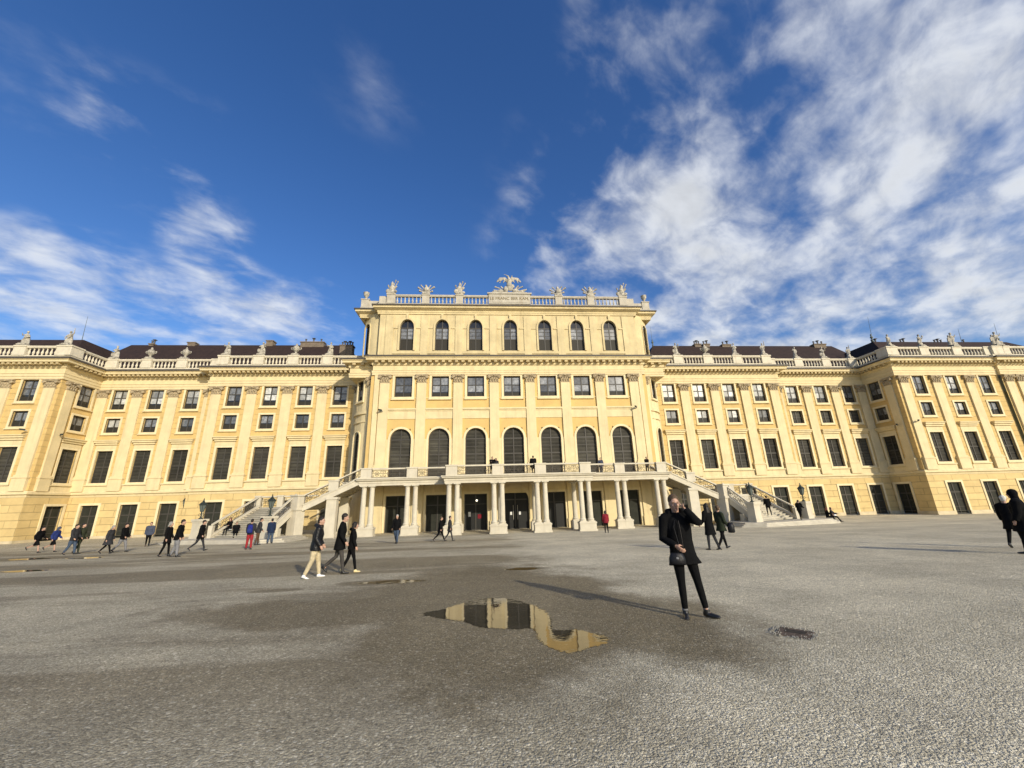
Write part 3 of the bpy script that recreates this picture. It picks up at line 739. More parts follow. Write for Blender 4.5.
# ---- wing segments
def wing_seg(p0, p1, us, kinds, pil, z_up=16.5):
    s = Seg(p0, p1)
    hol = []
    for u in us: hol += [(u, 1.70, 5.8, 9.3, 0), (u, 1.50, 11.37, 13.01, 0), (u, 1.58, 14.07, 16.40, 0)]
    wbuild(wall_holes(s, 0, s.L, 4.9, z_up, hol), 'wall', M['ochre'])
    wbuild(wall_holes(s, -.12, s.L+.12, .32, 4.32, [(u, 1.78, 0, 3.45, 0) for u in us], y=-.12, depth=.46), 'base_wall', M['base'])
    wbuild(wall_holes(s, -.22, s.L+.22, -.6, .32, [(u, 1.78, -1, .321, 0) for u in us], y=-.22, depth=.2), 'plinth', M['plinth'])
    for u in us: wbuild(MB().box(u-1.25, u+1.25, -.09, .03, 4.92, 5.46, s.T), 'apron_panel', M['cream'])
    for i, u in enumerate(us):
        k = kinds[i]
        put('tall', s.loc(u, 0, 5.8), s.a)
        put('small'+k[1], s.loc(u, 0, 11.37), s.a); put('upper'+k[0], s.loc(u, 0, 14.07), s.a)
        put('door', s.loc(u, -.12, 0), s.a)
    for u in pil: put('rpil' if s.L < 5 else 'pil', s.loc(u, 0, 4.9), s.a)
    return s
def mirror(p0, p1, us, pil):
    L = math.hypot(p1[0]-p0[0], p1[1]-p0[1])
    return (-p1[0], p1[1]), (-p0[0], p0[1]), [L-u for u in us], [L-u for u in pil]
SEG = [  # right side, left to right
    ((17.6, 46.48), (35.0, 46.48), [2.54, 6.52, 10.50, 14.52], [4.53, 8.51, 12.51, 16.45]),
    ((35.0, 47.72), (48.0, 47.72), [2.60, 6.60, 10.60], [.58, 4.60, 8.60, 12.4]),
    ((48.0, 47.72), (48.0, 43.44), [1.40], [3.25]),
    ((48.0, 43.44), (62.2, 43.44), [3.0, 7.53, 12.13], [.88, 5.26, 9.83]),
    ((62.2, 43.14), (75.0, 43.14), [4.8, 9.4], [.75, 2.4, 7.1, 11.6]),
    ((75.0, 43.14), (75.0, 62.0), [], [])]
for i, (a, b, us, pl) in enumerate(SEG):
    kr = ['bb', 'bb', 'bb', 'bb', 'bx', 'bx', 'dx', 'dd'][0:0]
    kinds = {0: ['bd', 'bb', 'bb', 'bd'], 1: ['bx', 'bx', 'dx'], 2: ['dd'], 3: ['dd', 'bb', 'dd'], 4: ['dd', 'db'], 5: []}[i]
    wing_seg(a, b, us, kinds, pl)
    kl = {0: ['bd', 'bd', 'bd', 'dd'], 1: ['bd', 'bd', 'bb'], 2: ['dd'], 3: ['dd', 'bd', 'dd'], 4: ['dd', 'dd'], 5: []}[i]
    a2, b2, us2, pl2 = mirror(a, b, us, pl)
    wing_seg(a2, b2, us2, kl, pl2)
RP = [(17.7, 46.48), (35.0, 46.48), (35.0, 47.72), (48.0, 47.72), (48.0, 43.44), (62.2, 43.44), (62.2, 43.14), (75, 43.14), (75, 62)]
LP = [(-x, y) for x, y in reversed(RP)]
ENT = [(-.3, 16.46), (.14, 16.46), (.14, 16.72), (.19, 16.74), (.19, 17.02), (.24, 17.05), (.24, 17.12), (.10, 17.14), (.10, 17.66), (.18, 17.68), (.26, 17.82), (.26, 18.14), (-.3, 18.14)]
COR = [(-.3, 18.143), (.88, 18.143), (.90, 18.36), (.96, 18.38), (1.06, 18.56), (1.06, 18.62), (-.3, 18.70)]
STR = [(-.2, 4.30), (.02, 4.30), (.06, 4.52), (.22, 4.60), (.22, 4.80), (.12, 4.92), (-.2, 4.92)]
def modillions(path, z0, z1, o0, o1, step=.52, w=.25):
    mb = MB()
    for i in range(len(path)-1):
        s = Seg(path[i], path[i+1]); n = max(1, int(s.L/step)); 
        if s.L < .8: continue
        for k in range(n):
            u = (k+.5)*s.L/n; mb.box(u-w/2, u+w/2, -o1, -o0, z0, z1, s.T)
    return mb
for path in (RP, LP):
    wbuild(MB().sweep(path, ENT), 'entablature', M['cream'])
    wbuild(MB().sweep(path, COR), 'cornice', M['cream'])
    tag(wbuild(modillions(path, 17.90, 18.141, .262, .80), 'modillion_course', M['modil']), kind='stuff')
    wbuild(MB().sweep(path, [(.2, 18.50), (1.09, 18.47), (1.09, 18.66), (.145, 18.76), (-.2, 18.76)]), 'flashing', M['lead'])
    wbuild(MB().sweep(path, STR), 'string_course', M['cream'])
    wbuild(MB().sweep(path, [(.10, 18.66), (.14, 18.66), (.14, 19.14), (-.30, 19.14), (-.30, 18.66)]), 'parapet_base', M['stone'])

# ---- balustrades
BPROF = [(.075, 0), (.075, .07), (.05, .10), (.10, .26), (.105, .34), (.05, .58), (.045, .66), (.075, .74), (.075, .80)]
def bay(seg, u0, u1, z, y=.08, zt=.86, m='stone'):
    mb = MB(); n = max(2, round((u1-u0)/.43)); k = zt/.80
    for i in range(n):
        u = u0 + (i+.5)*(u1-u0)/n; q = seg.T(u, y, z)
        mb.lathe([(r*1.12, h*k) for r, h in BPROF], q, 8)
    mb.box(u0-.02, u1+.02, y-.17, y+.17, z+zt, z+zt+.10, seg.T); mb.box(u0-.02, u1+.02, y-.21, y+.21, z+zt+.10, z+zt+.25, seg.T)
    return wbuild(mb, 'balustrade', M[m])
def pier(seg, u, w, z, h=1.15, y=.08, d=.50, m='stone'):
    mb = MB().box(u-w/2, u+w/2, y-d/2, y+d/2, z, z+h-.16, seg.T).box(u-w/2-.06, u+w/2+.06, y-d/2-.06, y+d/2+.06, z+h-.16, z+h, seg.T)
    mb.box(u-w/2-.03, u+w/2+.03, y-d/2-.03, y+d/2+.03, z, z+.12, seg.T)
    return wbuild(mb, 'balustrade_pier', M[m])
def run(p0, p1, piers, z=19.14, w=1.15):
    s = Seg(p0, p1); ps = sorted(piers)
    for u, pw in ps: pier(s, u, pw, z)
    edges = [0] + [e for u, pw in ps for e in (u-pw/2, u+pw/2)] + [s.L]
    for k in range(0, len(edges), 2):
        if edges[k+1]-edges[k] > .6: bay(s, edges[k], edges[k+1], z)
RUNS = [((17.7, 46.48), (34.6, 46.48), [(4.3, 1.2), (8.3, 1.2), (12.3, 1.2), (16.3, 1.25)]),
        ((35.0, 47.72), (48.0, 47.72), [(.7, .8), (4.5, 1.1), (8.5, 1.1), (12.45, 1.3)]),
        ((48.0, 47.4), (48.0, 43.0), [(3.5, 1.4)]),
        ((48.0, 43.44), (62.2, 43.44), [(.75, 1.3), (5.1, 1.2), (9.7, 1.25), (13.9, .8)]),
        ((62.2, 43.14), (75.0, 43.14), [(.85, 1.5), (2.1, .9), (7.0, 1.2), (12.2, 1.2)])]
for a, b, ps in RUNS:
    run(a, b, ps)
    L = math.hypot(b[0]-a[0], b[1]-a[1])
    run((-b[0], b[1]), (-a[0], a[1]), [(L-u, w) for u, w in ps])

# ---- roofs
def add_roof(pts, faces, chimneys):
    r = MB().add(pts, faces); o = wbuild(r, 'roof', M['roof'])
    for (x, y, z0, z1, w, d, pots) in chimneys:
        c = MB().box(x-w/2, x+w/2, y-d/2, y+d/2, z0, z1).box(x-w/2-.08, x+w/2+.08, y-d/2-.08, y+d/2+.08, z1-.02, z1+.12).build('chimney', M['chim'], o)
        pm = MB()
        for k in range(pots):
            px = x + (k-(pots-1)/2)*w/max(1, pots)
            pm.lathe([(.10, 0), (.10, .45), (.15, .47), (.15, .53)], (px, y, z1+.12), 8)
            if k % 2: pm.box(px-.2, px+.2, y-.2, y+.2, z1+.72, z1+.78).tube([(px, y, z1+.5), (px, y, z1+.75)], .03, 6)
        if pots: pm.build('chimney_pots', M['pot'], o)
    return o
for s in (1, -1):
    X = lambda x: s*x
    pts = [(X(18.2), 48.3, 19.2), (X(52), 48.3, 19.2), (X(52), 62, 19.3), (X(18.2), 62, 19.3), (X(22.8), 54.6, 24.95), (X(52), 54.6, 24.95)]
    ch = [(29.8, 54.6, 24.4, 25.05, 1.0, .7, 3), (31.2, 54.6, 24.4, 25.05, 1.0, .7, 2), (34.4, 54.6, 24.4, 24.98, 1.4, .7, 2), (49.6, 54.4, 24.4, 25.0, 2.0, .7, 3)] if s > 0 else \
         [(-27.5, 54.5, 24.4, 25.2, 3.2, .8, 3), (-21.1, 50, 19.0, 22.85, 1.6, .9, 5), (-33.5, 54.8, 24.4, 25.5, .9, .9, 0), (-44.0, 54.7, 24.4, 25.2, 1.0, .7, 0), (-49.3, 54.7, 24.4, 25.0, .6, .6, 2)]
    add_roof(pts, [(0, 1, 5, 4), (0, 4, 3), (3, 4, 5, 2), (0, 3, 2, 1), (1, 2, 5)], ch)
    pts = [(X(48.9), 44.3, 19.3), (X(74.5), 44.0, 19.3), (X(74.5), 62, 19.3), (X(48.9), 62, 19.3), (X(51.3), 47.6, 22.75), (X(72), 47.6, 22.75), (X(72), 60, 22.75), (X(51.3), 60, 22.75)]
    ch = [(57.0, 48.6, 22.4, 22.9, .9, .6, 2), (62.6, 48.6, 22.4, 22.85, 1.5, .6, 3), (66.7, 48.6, 22.4, 22.9, .6, .6, 1), (52.6, 48.6, 22.4, 22.85, 1.1, .6, 2)] if s > 0 else []
    add_roof(pts, [(0, 1, 5, 4), (1, 2, 6, 5), (2, 3, 7, 6), (3, 0, 4, 7), (4, 5, 6, 7), (0, 3, 2, 1)], ch)

# ---- central block
cx = [-11.88, -7.90, -4.04, 0, 4.04, 7.90, 11.88]
cs = Seg((-15.0, 42.0), (15.0, 42.0))
hol = []
for x in cx: hol += [(x+15, 2.18, 5.01, 10.31, 1.09), (x+15, 1.87, 13.80, 16.14, 0)]
wbuild(wall_holes(cs, 0, 30, 5.0, 16.3, hol), 'wall', M['panel'])
gs = [(x+15, 2.3, 0, 3.5, 0) for x in cx if x != 0] + [(15, 2.75, 0, 4.05, 1.2)]
wbuild(wall_holes(cs, 0, 30, -.5, 5.0, gs), 'base_wall', M['cream'])
class Each:      # every box becomes a part of its own
    def __init__(s, name, m): s.name = name; s.m = m
    def box(s, *a): wbuild(MB().box(*a), s.name, s.m); return s
trim = Each('wall_moulding', M['cream'])
px_ = [-13.85, -9.90, -5.96, -2.0, 2.0, 5.96, 9.90, 13.85]
for k, x in enumerate(cx):
    a, b = px_[k]+.51, px_[k+1]-.51
    trim.box(a, b, 41.90, 42.02, 12.20, 12.34).box(a, b, 41.80, 42.02, 12.34, 12.52)
    trim.box(a, b, 41.94, 42.02, 11.36, 12.198); trim.box(a, b, 41.94, 42.02, 13.62, 13.70)
    trim.box(a, x-1.30, 41.93, 42.02, 5.0, 9.2); trim.box(x+1.30, b, 41.93, 42.02, 5.0, 9.2)
    put('arched', Vector((x, 42, 5.01))+POFF); put('square', Vector((x, 42, 13.80))+POFF)
    put('adoor' if x == 0 else ('odoor' if -5 < x < 0 else 'odoor2' if 0 < x < 5 else 'cdoor'), Vector((x, 42, 0))+POFF)
for x in px_: put('cpil', Vector((x, 42, 5.0))+POFF)
for x in px_: wbuild(MB().box(x-.55, x+.55, 41.80, 42.02, .9, 4.9).box(x-.62, x+.62, 41.72, 42.02, -.4, .903), 'ground_pilaster', M['cream'])
for sg in (-1, 1): wbuild(MB().box(sg*14.72-.26, sg*14.72+.26, 41.88, 42.02, -.4, 16.28), 'corner_strip', M['cream'])
CP = [(-17.9, 46.4), (-17.9, 42.9), (-15.16, 42.9), (-15.16, 42.0), (15.16, 42.0), (15.16, 42.9), (17.9, 42.9), (17.9, 46.4)]
CENT = [(-.3, 16.27), (.14, 16.27), (.14, 16.50), (.18, 16.52), (.18, 16.74), (.22, 16.78), (.10, 16.82), (.10, 17.36), (.20, 17.40), (.24, 17.5), (.24, 17.84), (-.3, 17.84)]
CCOR = [(-.3, 17.843), (.74, 17.843), (.76, 18.02), (.82, 18.04), (.92, 18.22), (.92, 18.30), (-.3, 18.42)]
wbuild(MB().sweep(CP, CENT), 'entablature', M['cream']); wbuild(MB().sweep(CP, CCOR), 'cornice', M['cream'])
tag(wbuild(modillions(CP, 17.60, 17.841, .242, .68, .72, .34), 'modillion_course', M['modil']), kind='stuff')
wbuild(MB().sweep(CP, [(.1, 18.2), (.95, 18.17), (.95, 18.33), (-.2, 18.47)]), 'flashing', M['lead'])
# rounded corners
def quarter(sg, r, z0, z1, cy, n=12, hw=None, holes=()):
    """quarter-round wall; openings of half width hw at 45 degrees between the given heights"""
    mb = MB(); c = (sg*15.0, cy)
    if hw: d = math.asin(hw/r); an = [(PI/4-d)*k/5 for k in range(6)] + [PI/4+d+(PI/4-d)*k/5 for k in range(6)]
    else: an = [PI/2*k/n for k in range(n+1)]
    for a0, a1 in zip(an[:-1], an[1:]):
        p = [(c[0]+sg*r*math.sin(a), c[1]-r*math.cos(a)) for a in (a0, a1)]
        zs = [(z0, z1)]
        if hw and abs((a0+a1)/2-PI/4) < .01:
            zz_ = [z0] + [z for h in holes for z in h] + [z1]; zs = [(zz_[i], zz_[i+1]) for i in range(0, len(zz_), 2)]
        for u, v in zs:
            mb.add([(p[0][0], p[0][1], u), (p[1][0], p[1][1], u), (p[1][0], p[1][1], v), (p[0][0], p[0][1], v)], [(0, 1, 2, 3)])
    return mb
for sg in (-1, 1):
    wbuild(quarter(sg, 2.75, -.5, 16.3, 45.6, hw=.60, holes=((5.0, 10.3), (13.8, 16.1))), 'rounded_corner', M['cream'], True)
    for z0, z1, r in ((4.3, 4.9, 2.87), (11.3, 11.5, 2.83), (12.2, 12.5, 2.90)):
        q = quarter(sg, r, z0, z1, 45.6); 
        for z in (z0, z1):
            b = len(q.v); pts = []
            for k in range(13):
                a = PI/2*k/12
                pts += [(sg*(15+r*math.sin(a)), 45.6-r*math.cos(a), z), (sg*(15+(r-.3)*math.sin(a)), 45.6-(r-.3)*math.cos(a), z)]
            q.add(pts, [(2*k, 2*k+1, 2*k+3, 2*k+2) for k in range(12)])
        wbuild(q, 'string_course', M['cream'], False)
    a = R(45); rz = sg*a
    def cl(r, z): return Vector((sg*(15+r*math.sin(a)), 45.6-r*math.cos(a), z)) + POFF
    put('niche', cl(2.70, 5.0), rz); put('nichesq', cl(2.70, 13.8), rz)
    col = MB().lathe([(.40, 0), (.40, .2), (.34, .3), (.34, 10.0), (.31, 10.2)], (sg*15.62, 43.05, 5.2), 16)
    o = wbuild(col, 'corner_column', M['cream'], True)
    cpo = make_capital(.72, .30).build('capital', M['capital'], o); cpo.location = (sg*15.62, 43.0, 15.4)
    wbuild(MB().box(sg*15.0 if sg > 0 else -17.85, 17.85 if sg > 0 else -15.0, 42.95, 46.4, 16.285, 16.5), 'soffit', M['cream'])
    wbuild(MB().box(min(sg*15.02, sg*15.4), max(sg*15.02, sg*15.4), 42.03, 43.2, -.4, 16.26), 'corner_strip', M['panel'])
    put('pil', Vector((sg*17.95, 46.48, 4.9))+POFF)
    # attic corner
    wbuild(quarter(sg, 2.45, 18.0, 24.2, 45.3, hw=.525, holes=((19.2, 23.1),)), 'rounded_corner', M['cream2'], True)
    put('nicheat', Vector((sg*(15+2.40*math.sin(a)), 45.3-2.40*math.cos(a), 19.2))+POFF, rz)
    wbuild(MB().box(min(sg*14.9, sg*17.5), max(sg*14.9, sg*17.5), 43.35, 48, 23.9, 24.3), 'soffit', M['cream2'])
# attic storey
ats = Seg((-15.0, 42.3), (15.0, 42.3))
wbuild(wall_holes(ats, 0, 30, 18.3, 24.3, [(x+15, 1.56, 19.31, 23.15, .99) for x in cx]), 'attic_wall', M['cream2'])
for x in cx: put('attic', Vector((x, 42.3, 19.31))+POFF)
for x in px_: put('strip', Vector((x, 42.3, 18.4))+POFF)
am = Each('attic_moulding', M['cream2'])
for k, x in enumerate(cx):
    a, b = px_[k]+.43, px_[k+1]-.43
    am.box(a, x-1.05, 42.22, 42.32, 22.0, 22.16).box(x+1.05, b, 42.22, 42.32, 22.0, 22.16); am.box(a, b, 42.20, 42.32, 18.9, 19.2)
    am.box(x-.12, x+.12, 42.1, 42.32, 23.1, 23.75)
AP = [(-17.5, 52), (-17.5, 43.35), (-15.2, 43.35), (-15.2, 42.3), (15.2, 42.3), (15.2, 43.35), (17.5, 43.35), (17.5, 52)]
wbuild(MB().sweep(AP, [(-.3, 23.80), (.10, 23.80), (.10, 24.00), (.15, 24.03), (.15, 24.22), (.40, 24.36), (.56, 24.44), (.56, 24.62), (.66, 24.72), (.66, 24.78), (-.3, 24.92)]), 'attic_cornice', M['cream2'])
wbuild(MB().sweep(AP, [(.1, 24.7), (.69, 24.67), (.69, 24.81), (-.2, 24.96)]), 'flashing', M['lead'])
wbuild(MB().sweep(AP, [(.10, 24.8), (.16, 24.8), (.16, 25.16), (-.3, 25.16), (-.3, 24.8)]), 'parapet_base', M['astone'])
wbuild(MB().box(-14.9, 14.9, 45.3, 61, 18.2, 24.9).box(-17.3, 17.3, 46.5, 60, 18.2, 24.85), 'attic_body', M['cream2'])
wbuild(MB().box(-17.3, 17.3, 46.8, 61, 0, 18.1), 'rear_body', M['cream2'])
s = Seg((-15.2, 42.3), (15.2, 42.3))
prs = [(15.2+x, .85) for x in (-9.9, -5.96, 5.96, 9.9)] + [(15.2-13.9, .95), (15.2+13.9, .95)]
allp = sorted(prs + [(15.2, 5.0)])
for u, w in prs: pier(s, u, w, 25.16, 1.25, m='astone')
edges = [e for u, w in allp for e in (u-w/2, u+w/2)][1:-1]
for k in range(0, len(edges), 2): bay(s, edges[k], edges[k+1], 25.16, zt=.92, m='astone')
for sg in (-1, 1):
    wbuild(MB().box(min(sg*14.42, sg*15.3), max(sg*14.42, sg*15.3), 42.4, 42.9, 25.16, 26.2).box(min(sg*15.3, sg*16.7), max(sg*15.3, sg*16.7), 43.3, 43.7, 25.16, 26.05)
           .box(min(sg*16.7, sg*17.6), max(sg*16.7, sg*17.6), 43.2, 50, 25.16, 26.15).box(min(sg*16.65, sg*17.66), max(sg*16.65, sg*17.66), 43.15, 50.05, 26.15, 26.27), 'parapet', M['astone'])
tb = wbuild(MB().box(-2.5, 2.5, 42.05, 42.9, 25.16, 26.45).box(-2.65, 2.65, 41.95, 43.0, 26.45, 26.62).box(-2.05, 2.05, 42.02, 42.06, 25.36, 26.3), 'inscription_block', M['astone'])
fc = bpy.data.curves.new('inscription', 'FONT'); fc.body = 'I.E FRANC BER KAM.'; fc.size = .52; fc.align_x = 'CENTER'; fc.align_y = 'CENTER'; fc.extrude = .015; fc.space_character = 1.0
fc.materials.append(M['letters']); ft = link(bpy.data.objects.new('inscription', fc)); bpy.context.view_layer.update(); fm = bpy.data.meshes.new_from_object(ft); bpy.data.objects.remove(ft)
fo = bpy.data.objects.new('inscription', fm); link(fo, tb); fo.location = (0, 42.012, 25.84); fo.rotation_euler = (R(90), 0, 0)
# ------------------------------------------------------------------ balcony terrace with its double stair
ter = empty('balcony_terrace', (0, 38, 0), 0, 'pale stone balcony on paired columns with curving side stairs before the palace', 'balcony')
TOFF = Vector((0, -38, 0))
def tb_(mb, name, m, smooth=False):
    o = mb.build(name, m, ter, smooth=smooth); o.location = o.location + TOFF; return o
YC, YS = 36.5, 38.0
deck = MB().box(-6.55, 6.55, YC+.05, 41.78, 4.55, 4.98).box(-14.4, -6.552, YS+.05, 41.78, 4.55, 4.98).box(6.552, 14.4, YS+.05, 41.78, 4.55, 4.98)
tb_(deck, 'deck', M['plinth'])
DP = [(-14.45, 41.7), (-14.45, YS), (-6.6, YS), (-6.6, YC), (6.6, YC), (6.6, YS), (14.45, YS), (14.45, 41.7)]
tb_(MB().sweep(DP, [(-.45, 4.36), (.10, 4.36), (.10, 4.56), (.15, 4.58), (.15, 4.74), (.30, 4.80), (.34, 4.90), (.40, 4.94), (.40, 5.02), (-.45, 5.03)]), 'balcony_cornice', M['wstone'])
CPROF = [(.29, 0), (.29, .08), (.31, .12), (.26, .19), (.235, .23), (.232, 1.4), (.205, 3.17), (.215, 3.20), (.215, 3.27), (.205, 3.29), (.26, 3.40), (.30, 3.42), (.30, 3.50)]
colm = MB().lathe(CPROF, (0, 0, 0), 18).box(-.32, .32, -.32, .32, -.08, 0).box(-.32, .32, -.32, .32, 3.44, 3.53)
col0 = None
def column(x, y):
    global col0
    loc = Vector((x, y, .84))+TOFF
    if col0 is None: col0 = colm.build('column', M['wstone'], ter, loc, smooth=False)
    else: inst(col0, ter, loc)

ped0 = None
def pedestal(x, y):
    global ped0
    if ped0 is None:
        ped0 = MB().box(-.74, .74, -.40, .40, -.3, .62).box(-.80, .80, -.46, .46, -.3, .14).box(-.78, .78, -.44, .44, .62, .76).build('column_pedestal', M['wstone'], ter, Vector((x, y, 0))+TOFF)
    else: inst(ped0, ter, Vector((x, y, 0))+TOFF)
for sg in (-1, 1):
    for x, y in ((1.95, YC+.15), (5.95, YC+.15), (9.85, YS+.15), (13.75, YS+.15)):
        pedestal(sg*x, y)
        for d in (-.36, .36): column(sg*x+d, y)
    column(sg*5.55, 39.4); tb_(MB().box(sg*5.55-.42, sg*5.55+.42, 38.98, 39.82, -.3, .76), 'column_pedestal', M['wstone'])
    column(sg*1.65, 39.4); tb_(MB().box(sg*1.65-.42, sg*1.65+.42, 38.98, 39.82, -.3, .76), 'column_pedestal', M['wstone'])
# paving strip under the balcony
# railings
def ironwork(p0, p1, h=.72, z_in=.10):
    """scrolled wrought iron between two bottom points (3-D), leaning with the slope"""
    p0, p1 = Vector(p0), Vector(p1); d = p1-p0; L = math.hypot(d.x, d.y); mb = MB()
    def P(u, z): return p0 + d*(u/L) + Vector((0, 0, z))
    mb.tube([P(0, z_in), P(L, z_in)], .022, 5).tube([P(0, h), P(L, h)], .022, 5)
    n = max(1, round(L/.95)); w = L/n
    for k in range(n+1): mb.tube([P(k*w if k < n else L, z_in), P(k*w if k < n else L, h)], .020, 5)
    c = (z_in+h)/2
    for k in range(n):
        u0 = k*w; m = u0+w/2
        mb.tube([P(m+.17*math.cos(a), c+.20*math.sin(a)) for a in [2*PI*i/12 for i in range(13)]], .022, 5)
        mb.tube([P(m+.07*math.cos(a), c+.08*math.sin(a)) for a in [2*PI*i/8 for i in range(9)]], .03, 5)
        for sg in (-1, 1):
            for v in (-1, 1):
                cu, cz = m+sg*w*.33, c+v*.17
                mb.tube([P(cu+(.11-.012*i)*math.cos(i*.75)*sg, cz+(.11-.012*i)*math.sin(i*.75)*v) for i in range(8)], .020, 5)
            mb.tube([P(m+sg*.17, c), P(m+sg*w*.33, c+.06), P(m+sg*w*.46, c)], .022, 5)
    return mb
def handrail(pts, w=.20, t=.13):
    pts = [Vector(p) for p in pts]; mb = MB()
    for a, b in zip(pts[:-1], pts[1:]):
        d = b-a; n = Vector((-d.y, d.x, 0)).normalized()*w/2
        mb.add([a-n, b-n, b+n, a+n, a-n+Vector((0,0,t)), b-n+Vector((0,0,t)), b+n+Vector((0,0,t)), a+n+Vector((0,0,t))], [(0,3,2,1),(4,5,6,7),(0,1,5,4),(1,2,6,5),(2,3,7,6),(3,0,4,7)])
    return mb
RZ = 5.02
def rail_run(xs, y):
    for i in range(len(xs)-1):
        a, b = xs[i]+.5, xs[i+1]-.5
        if b-a < .5: continue
        tb_(ironwork((a, y, RZ), (b, y, RZ)), 'ironwork', M['iron'])
        tb_(handrail([(a-.02, y, RZ+.80), (b+.02, y, RZ+.80)]), 'handrail', M['wstone'])
        tb_(MB().box(a, b, y-.10, y+.10, RZ, RZ+.07), 'kerb_stone', M['wstone'])
def rpier(x, y, z, w=1.0, h=.95, d=.45, zb=0):
    return tb_(MB().box(x-w/2, x+w/2, y-d/2, y+d/2, z-zb, z+h-.12).box(x-w/2-.05, x+w/2+.05, y-d/2-.05, y+d/2+.05, z+h-.12, z+h), 'railing_pier', M['wstone'])
rail_run([-6.45, -1.95, 1.95, 6.45], YC+.12)
for x in (-1.95, 1.95, -6.1, 6.1): rpier(x, YC+.12, RZ)
for sg in (-1, 1):
    xs = sorted([sg*6.35, sg*9.85, sg*14.1]); rail_run(xs, YS+.12)
    rpier(sg*9.85, YS+.12, RZ, .95); rpier(sg*14.0, YS+.12, RZ, .95)

def quadstrip(mb, a0, a1, b0, b1):      # box-like beam between two vertical quads
    mb.add([*a0, *a1, *b0, *b1], []); return mb
def sloped_box(mb, p0, p1, w, z0, z1):
    """beam along p0->p1 (2-D points with floor heights), from floor+z0 to floor+z1"""
    p0, p1 = Vector(p0), Vector(p1); d = p1-p0; n = Vector((-d.y, d.x, 0)).normalized()*w/2
    vs = []
    for z in (z0, z1):
        for q in (p0-n, p1-n, p1+n, p0+n): vs.append(q+Vector((0, 0, z)))
    return mb.add(vs, [(0,3,2,1),(4,5,6,7),(0,1,5,4),(1,2,6,5),(2,3,7,6),(3,0,4,7)])
ZL = 2.75
for sg in (-1, 1):
    X = lambda x: sg*x
    # upper flight along the facade
    n = 15; st = MB()
    for k in range(n):
        xa, xb = 14.45+4.85*k/n, 14.45+4.85*(k+1)/n; z = 4.98-(4.98-ZL)*(k+1)/n
        x0, x1 = sorted((X(xa), X(xb))); st.box(x0, x1, YS+.2, 41.6, z-.30, z)
    tb_(st, 'steps', M['step'])
    for y in (YS+.08, 41.72):
        sl = sloped_box(MB(), (X(14.45), y, 4.98), (X(19.3), y, ZL), .34, -.44, .16)
        sl = sloped_box(sl, (X(14.45), y, 4.98), (X(19.3), y, ZL), .46, .05, .14)
        tb_(sl, 'stringer', M['wstone'])
        for a, b in ((14.5, 16.35), (17.25, 19.25)):
            za, zb = 4.98-(a-14.45)*.46+.06, 4.98-(b-14.45)*.46+.06
            tb_(ironwork((X(a), y, za), (X(b), y, zb), .78), 'ironwork', M['iron'])
        tb_(handrail([(X(14.5), y, 4.98+.88), (X(19.3), y, ZL+.88)], .20, .12), 'handrail', M['wstone'])
        rpier(X(16.8), y, 3.90+.12, .85, .92, .42)
    # pillars under the flight
    for y in (YS+.1, 41.5):
        tb_(MB().box(X(16.8)-.44, X(16.8)+.44, y-.30, y+.30, -.4, 3.25).box(X(16.8)-.52, X(16.8)+.52, y-.38, y+.38, 3.25, 3.46).box(X(16.8)-.52, X(16.8)+.52, y-.38, y+.38, -.4, .35), 'stair_pillar', M['wstone'])
    pm = MB().box(-.46, .46, -.5, .42, -.4, 2.40).box(-.54, .54, -.58, .50, 2.40, 2.62).box(-.42, .42, -.46, .38, 2.62, 3.60).box(-.49, .49, -.53, .45, 3.60, 3.74)
    pm.xf(Matrix.Translation((X(19.8), 38.1, 0)) @ Matrix.Rotation(R(25)*sg, 4, 'Z')); tb_(pm, 'stair_pier', M['wstone'])
    # landing
    T1, T2 = Vector((X(20.1), 38.2)), Vector((X(25.1), 41.7))
    land = [(X(19.3), 38.2), tuple(T1), tuple(T2), (X(25.1), 42.0), (X(19.3), 42.0)]
    if sg < 0: land = land[::-1]
    tb_(MB().prism_z(land, ZL-.35, ZL), 'landing', M['step'])
    tb_(MB().box(*sorted((X(21.2), X(25.2))), 41.75, 42.05, -.4, ZL-.36), 'landing_wall', M['wstone'])
    # lower fan flight
    B1, B2 = Vector((X(21.2), 35.4)), Vector((X(26.5), 37.6)); n = 15; st = MB()
    for k in range(n):
        t0, t1 = k/n, (k+1)/n
        z = ZL-(ZL-.36)*(k+1)/n
        quad = [T1.lerp(B1, t0), T2.lerp(B2, t0), T2.lerp(B2, t1), T1.lerp(B1, t1)]
        st.prism_z([tuple(q) for q in (quad if sg > 0 else quad[::-1])], z-.42 if k < n-1 else .1, z-.05)
        q2 = [quad[0], quad[1], T2.lerp(B2, t1+.017), T1.lerp(B1, t1+.017)]
        st.prism_z([tuple(q) for q in (q2 if sg > 0 else q2[::-1])], z-.048, z)
    tb_(st, 'steps', M['step'])
    for (A, B, nm) in ((T1, B1, 'near'), (T2, B2, 'far')):
        a = Vector((A.x, A.y, ZL)); b = Vector((B.x, B.y, .42))
        sl = sloped_box(MB(), a, b, .40, -.50, .20); sl = sloped_box(sl, a, b, .52, .08, .17); tb_(sl, 'stringer', M['wstone'])
        q0 = a.lerp(b, .06); q1 = a.lerp(b, .94)
        tb_(ironwork((q0.x, q0.y, q0.z+.18), (q1.x, q1.y, q1.z+.18), .72), 'ironwork', M['iron'])
        tb_(handrail([a+Vector((0, 0, .95)), b+Vector((0, 0, .95))], .20, .12), 'handrail', M['wstone'])
        e = b
        tb_(MB().box(e.x-.17, e.x+.17, e.y-.17, e.y+.17, .2, 1.36), 'newel', M['wstone'])
    m = T1.lerp(B1, .55)
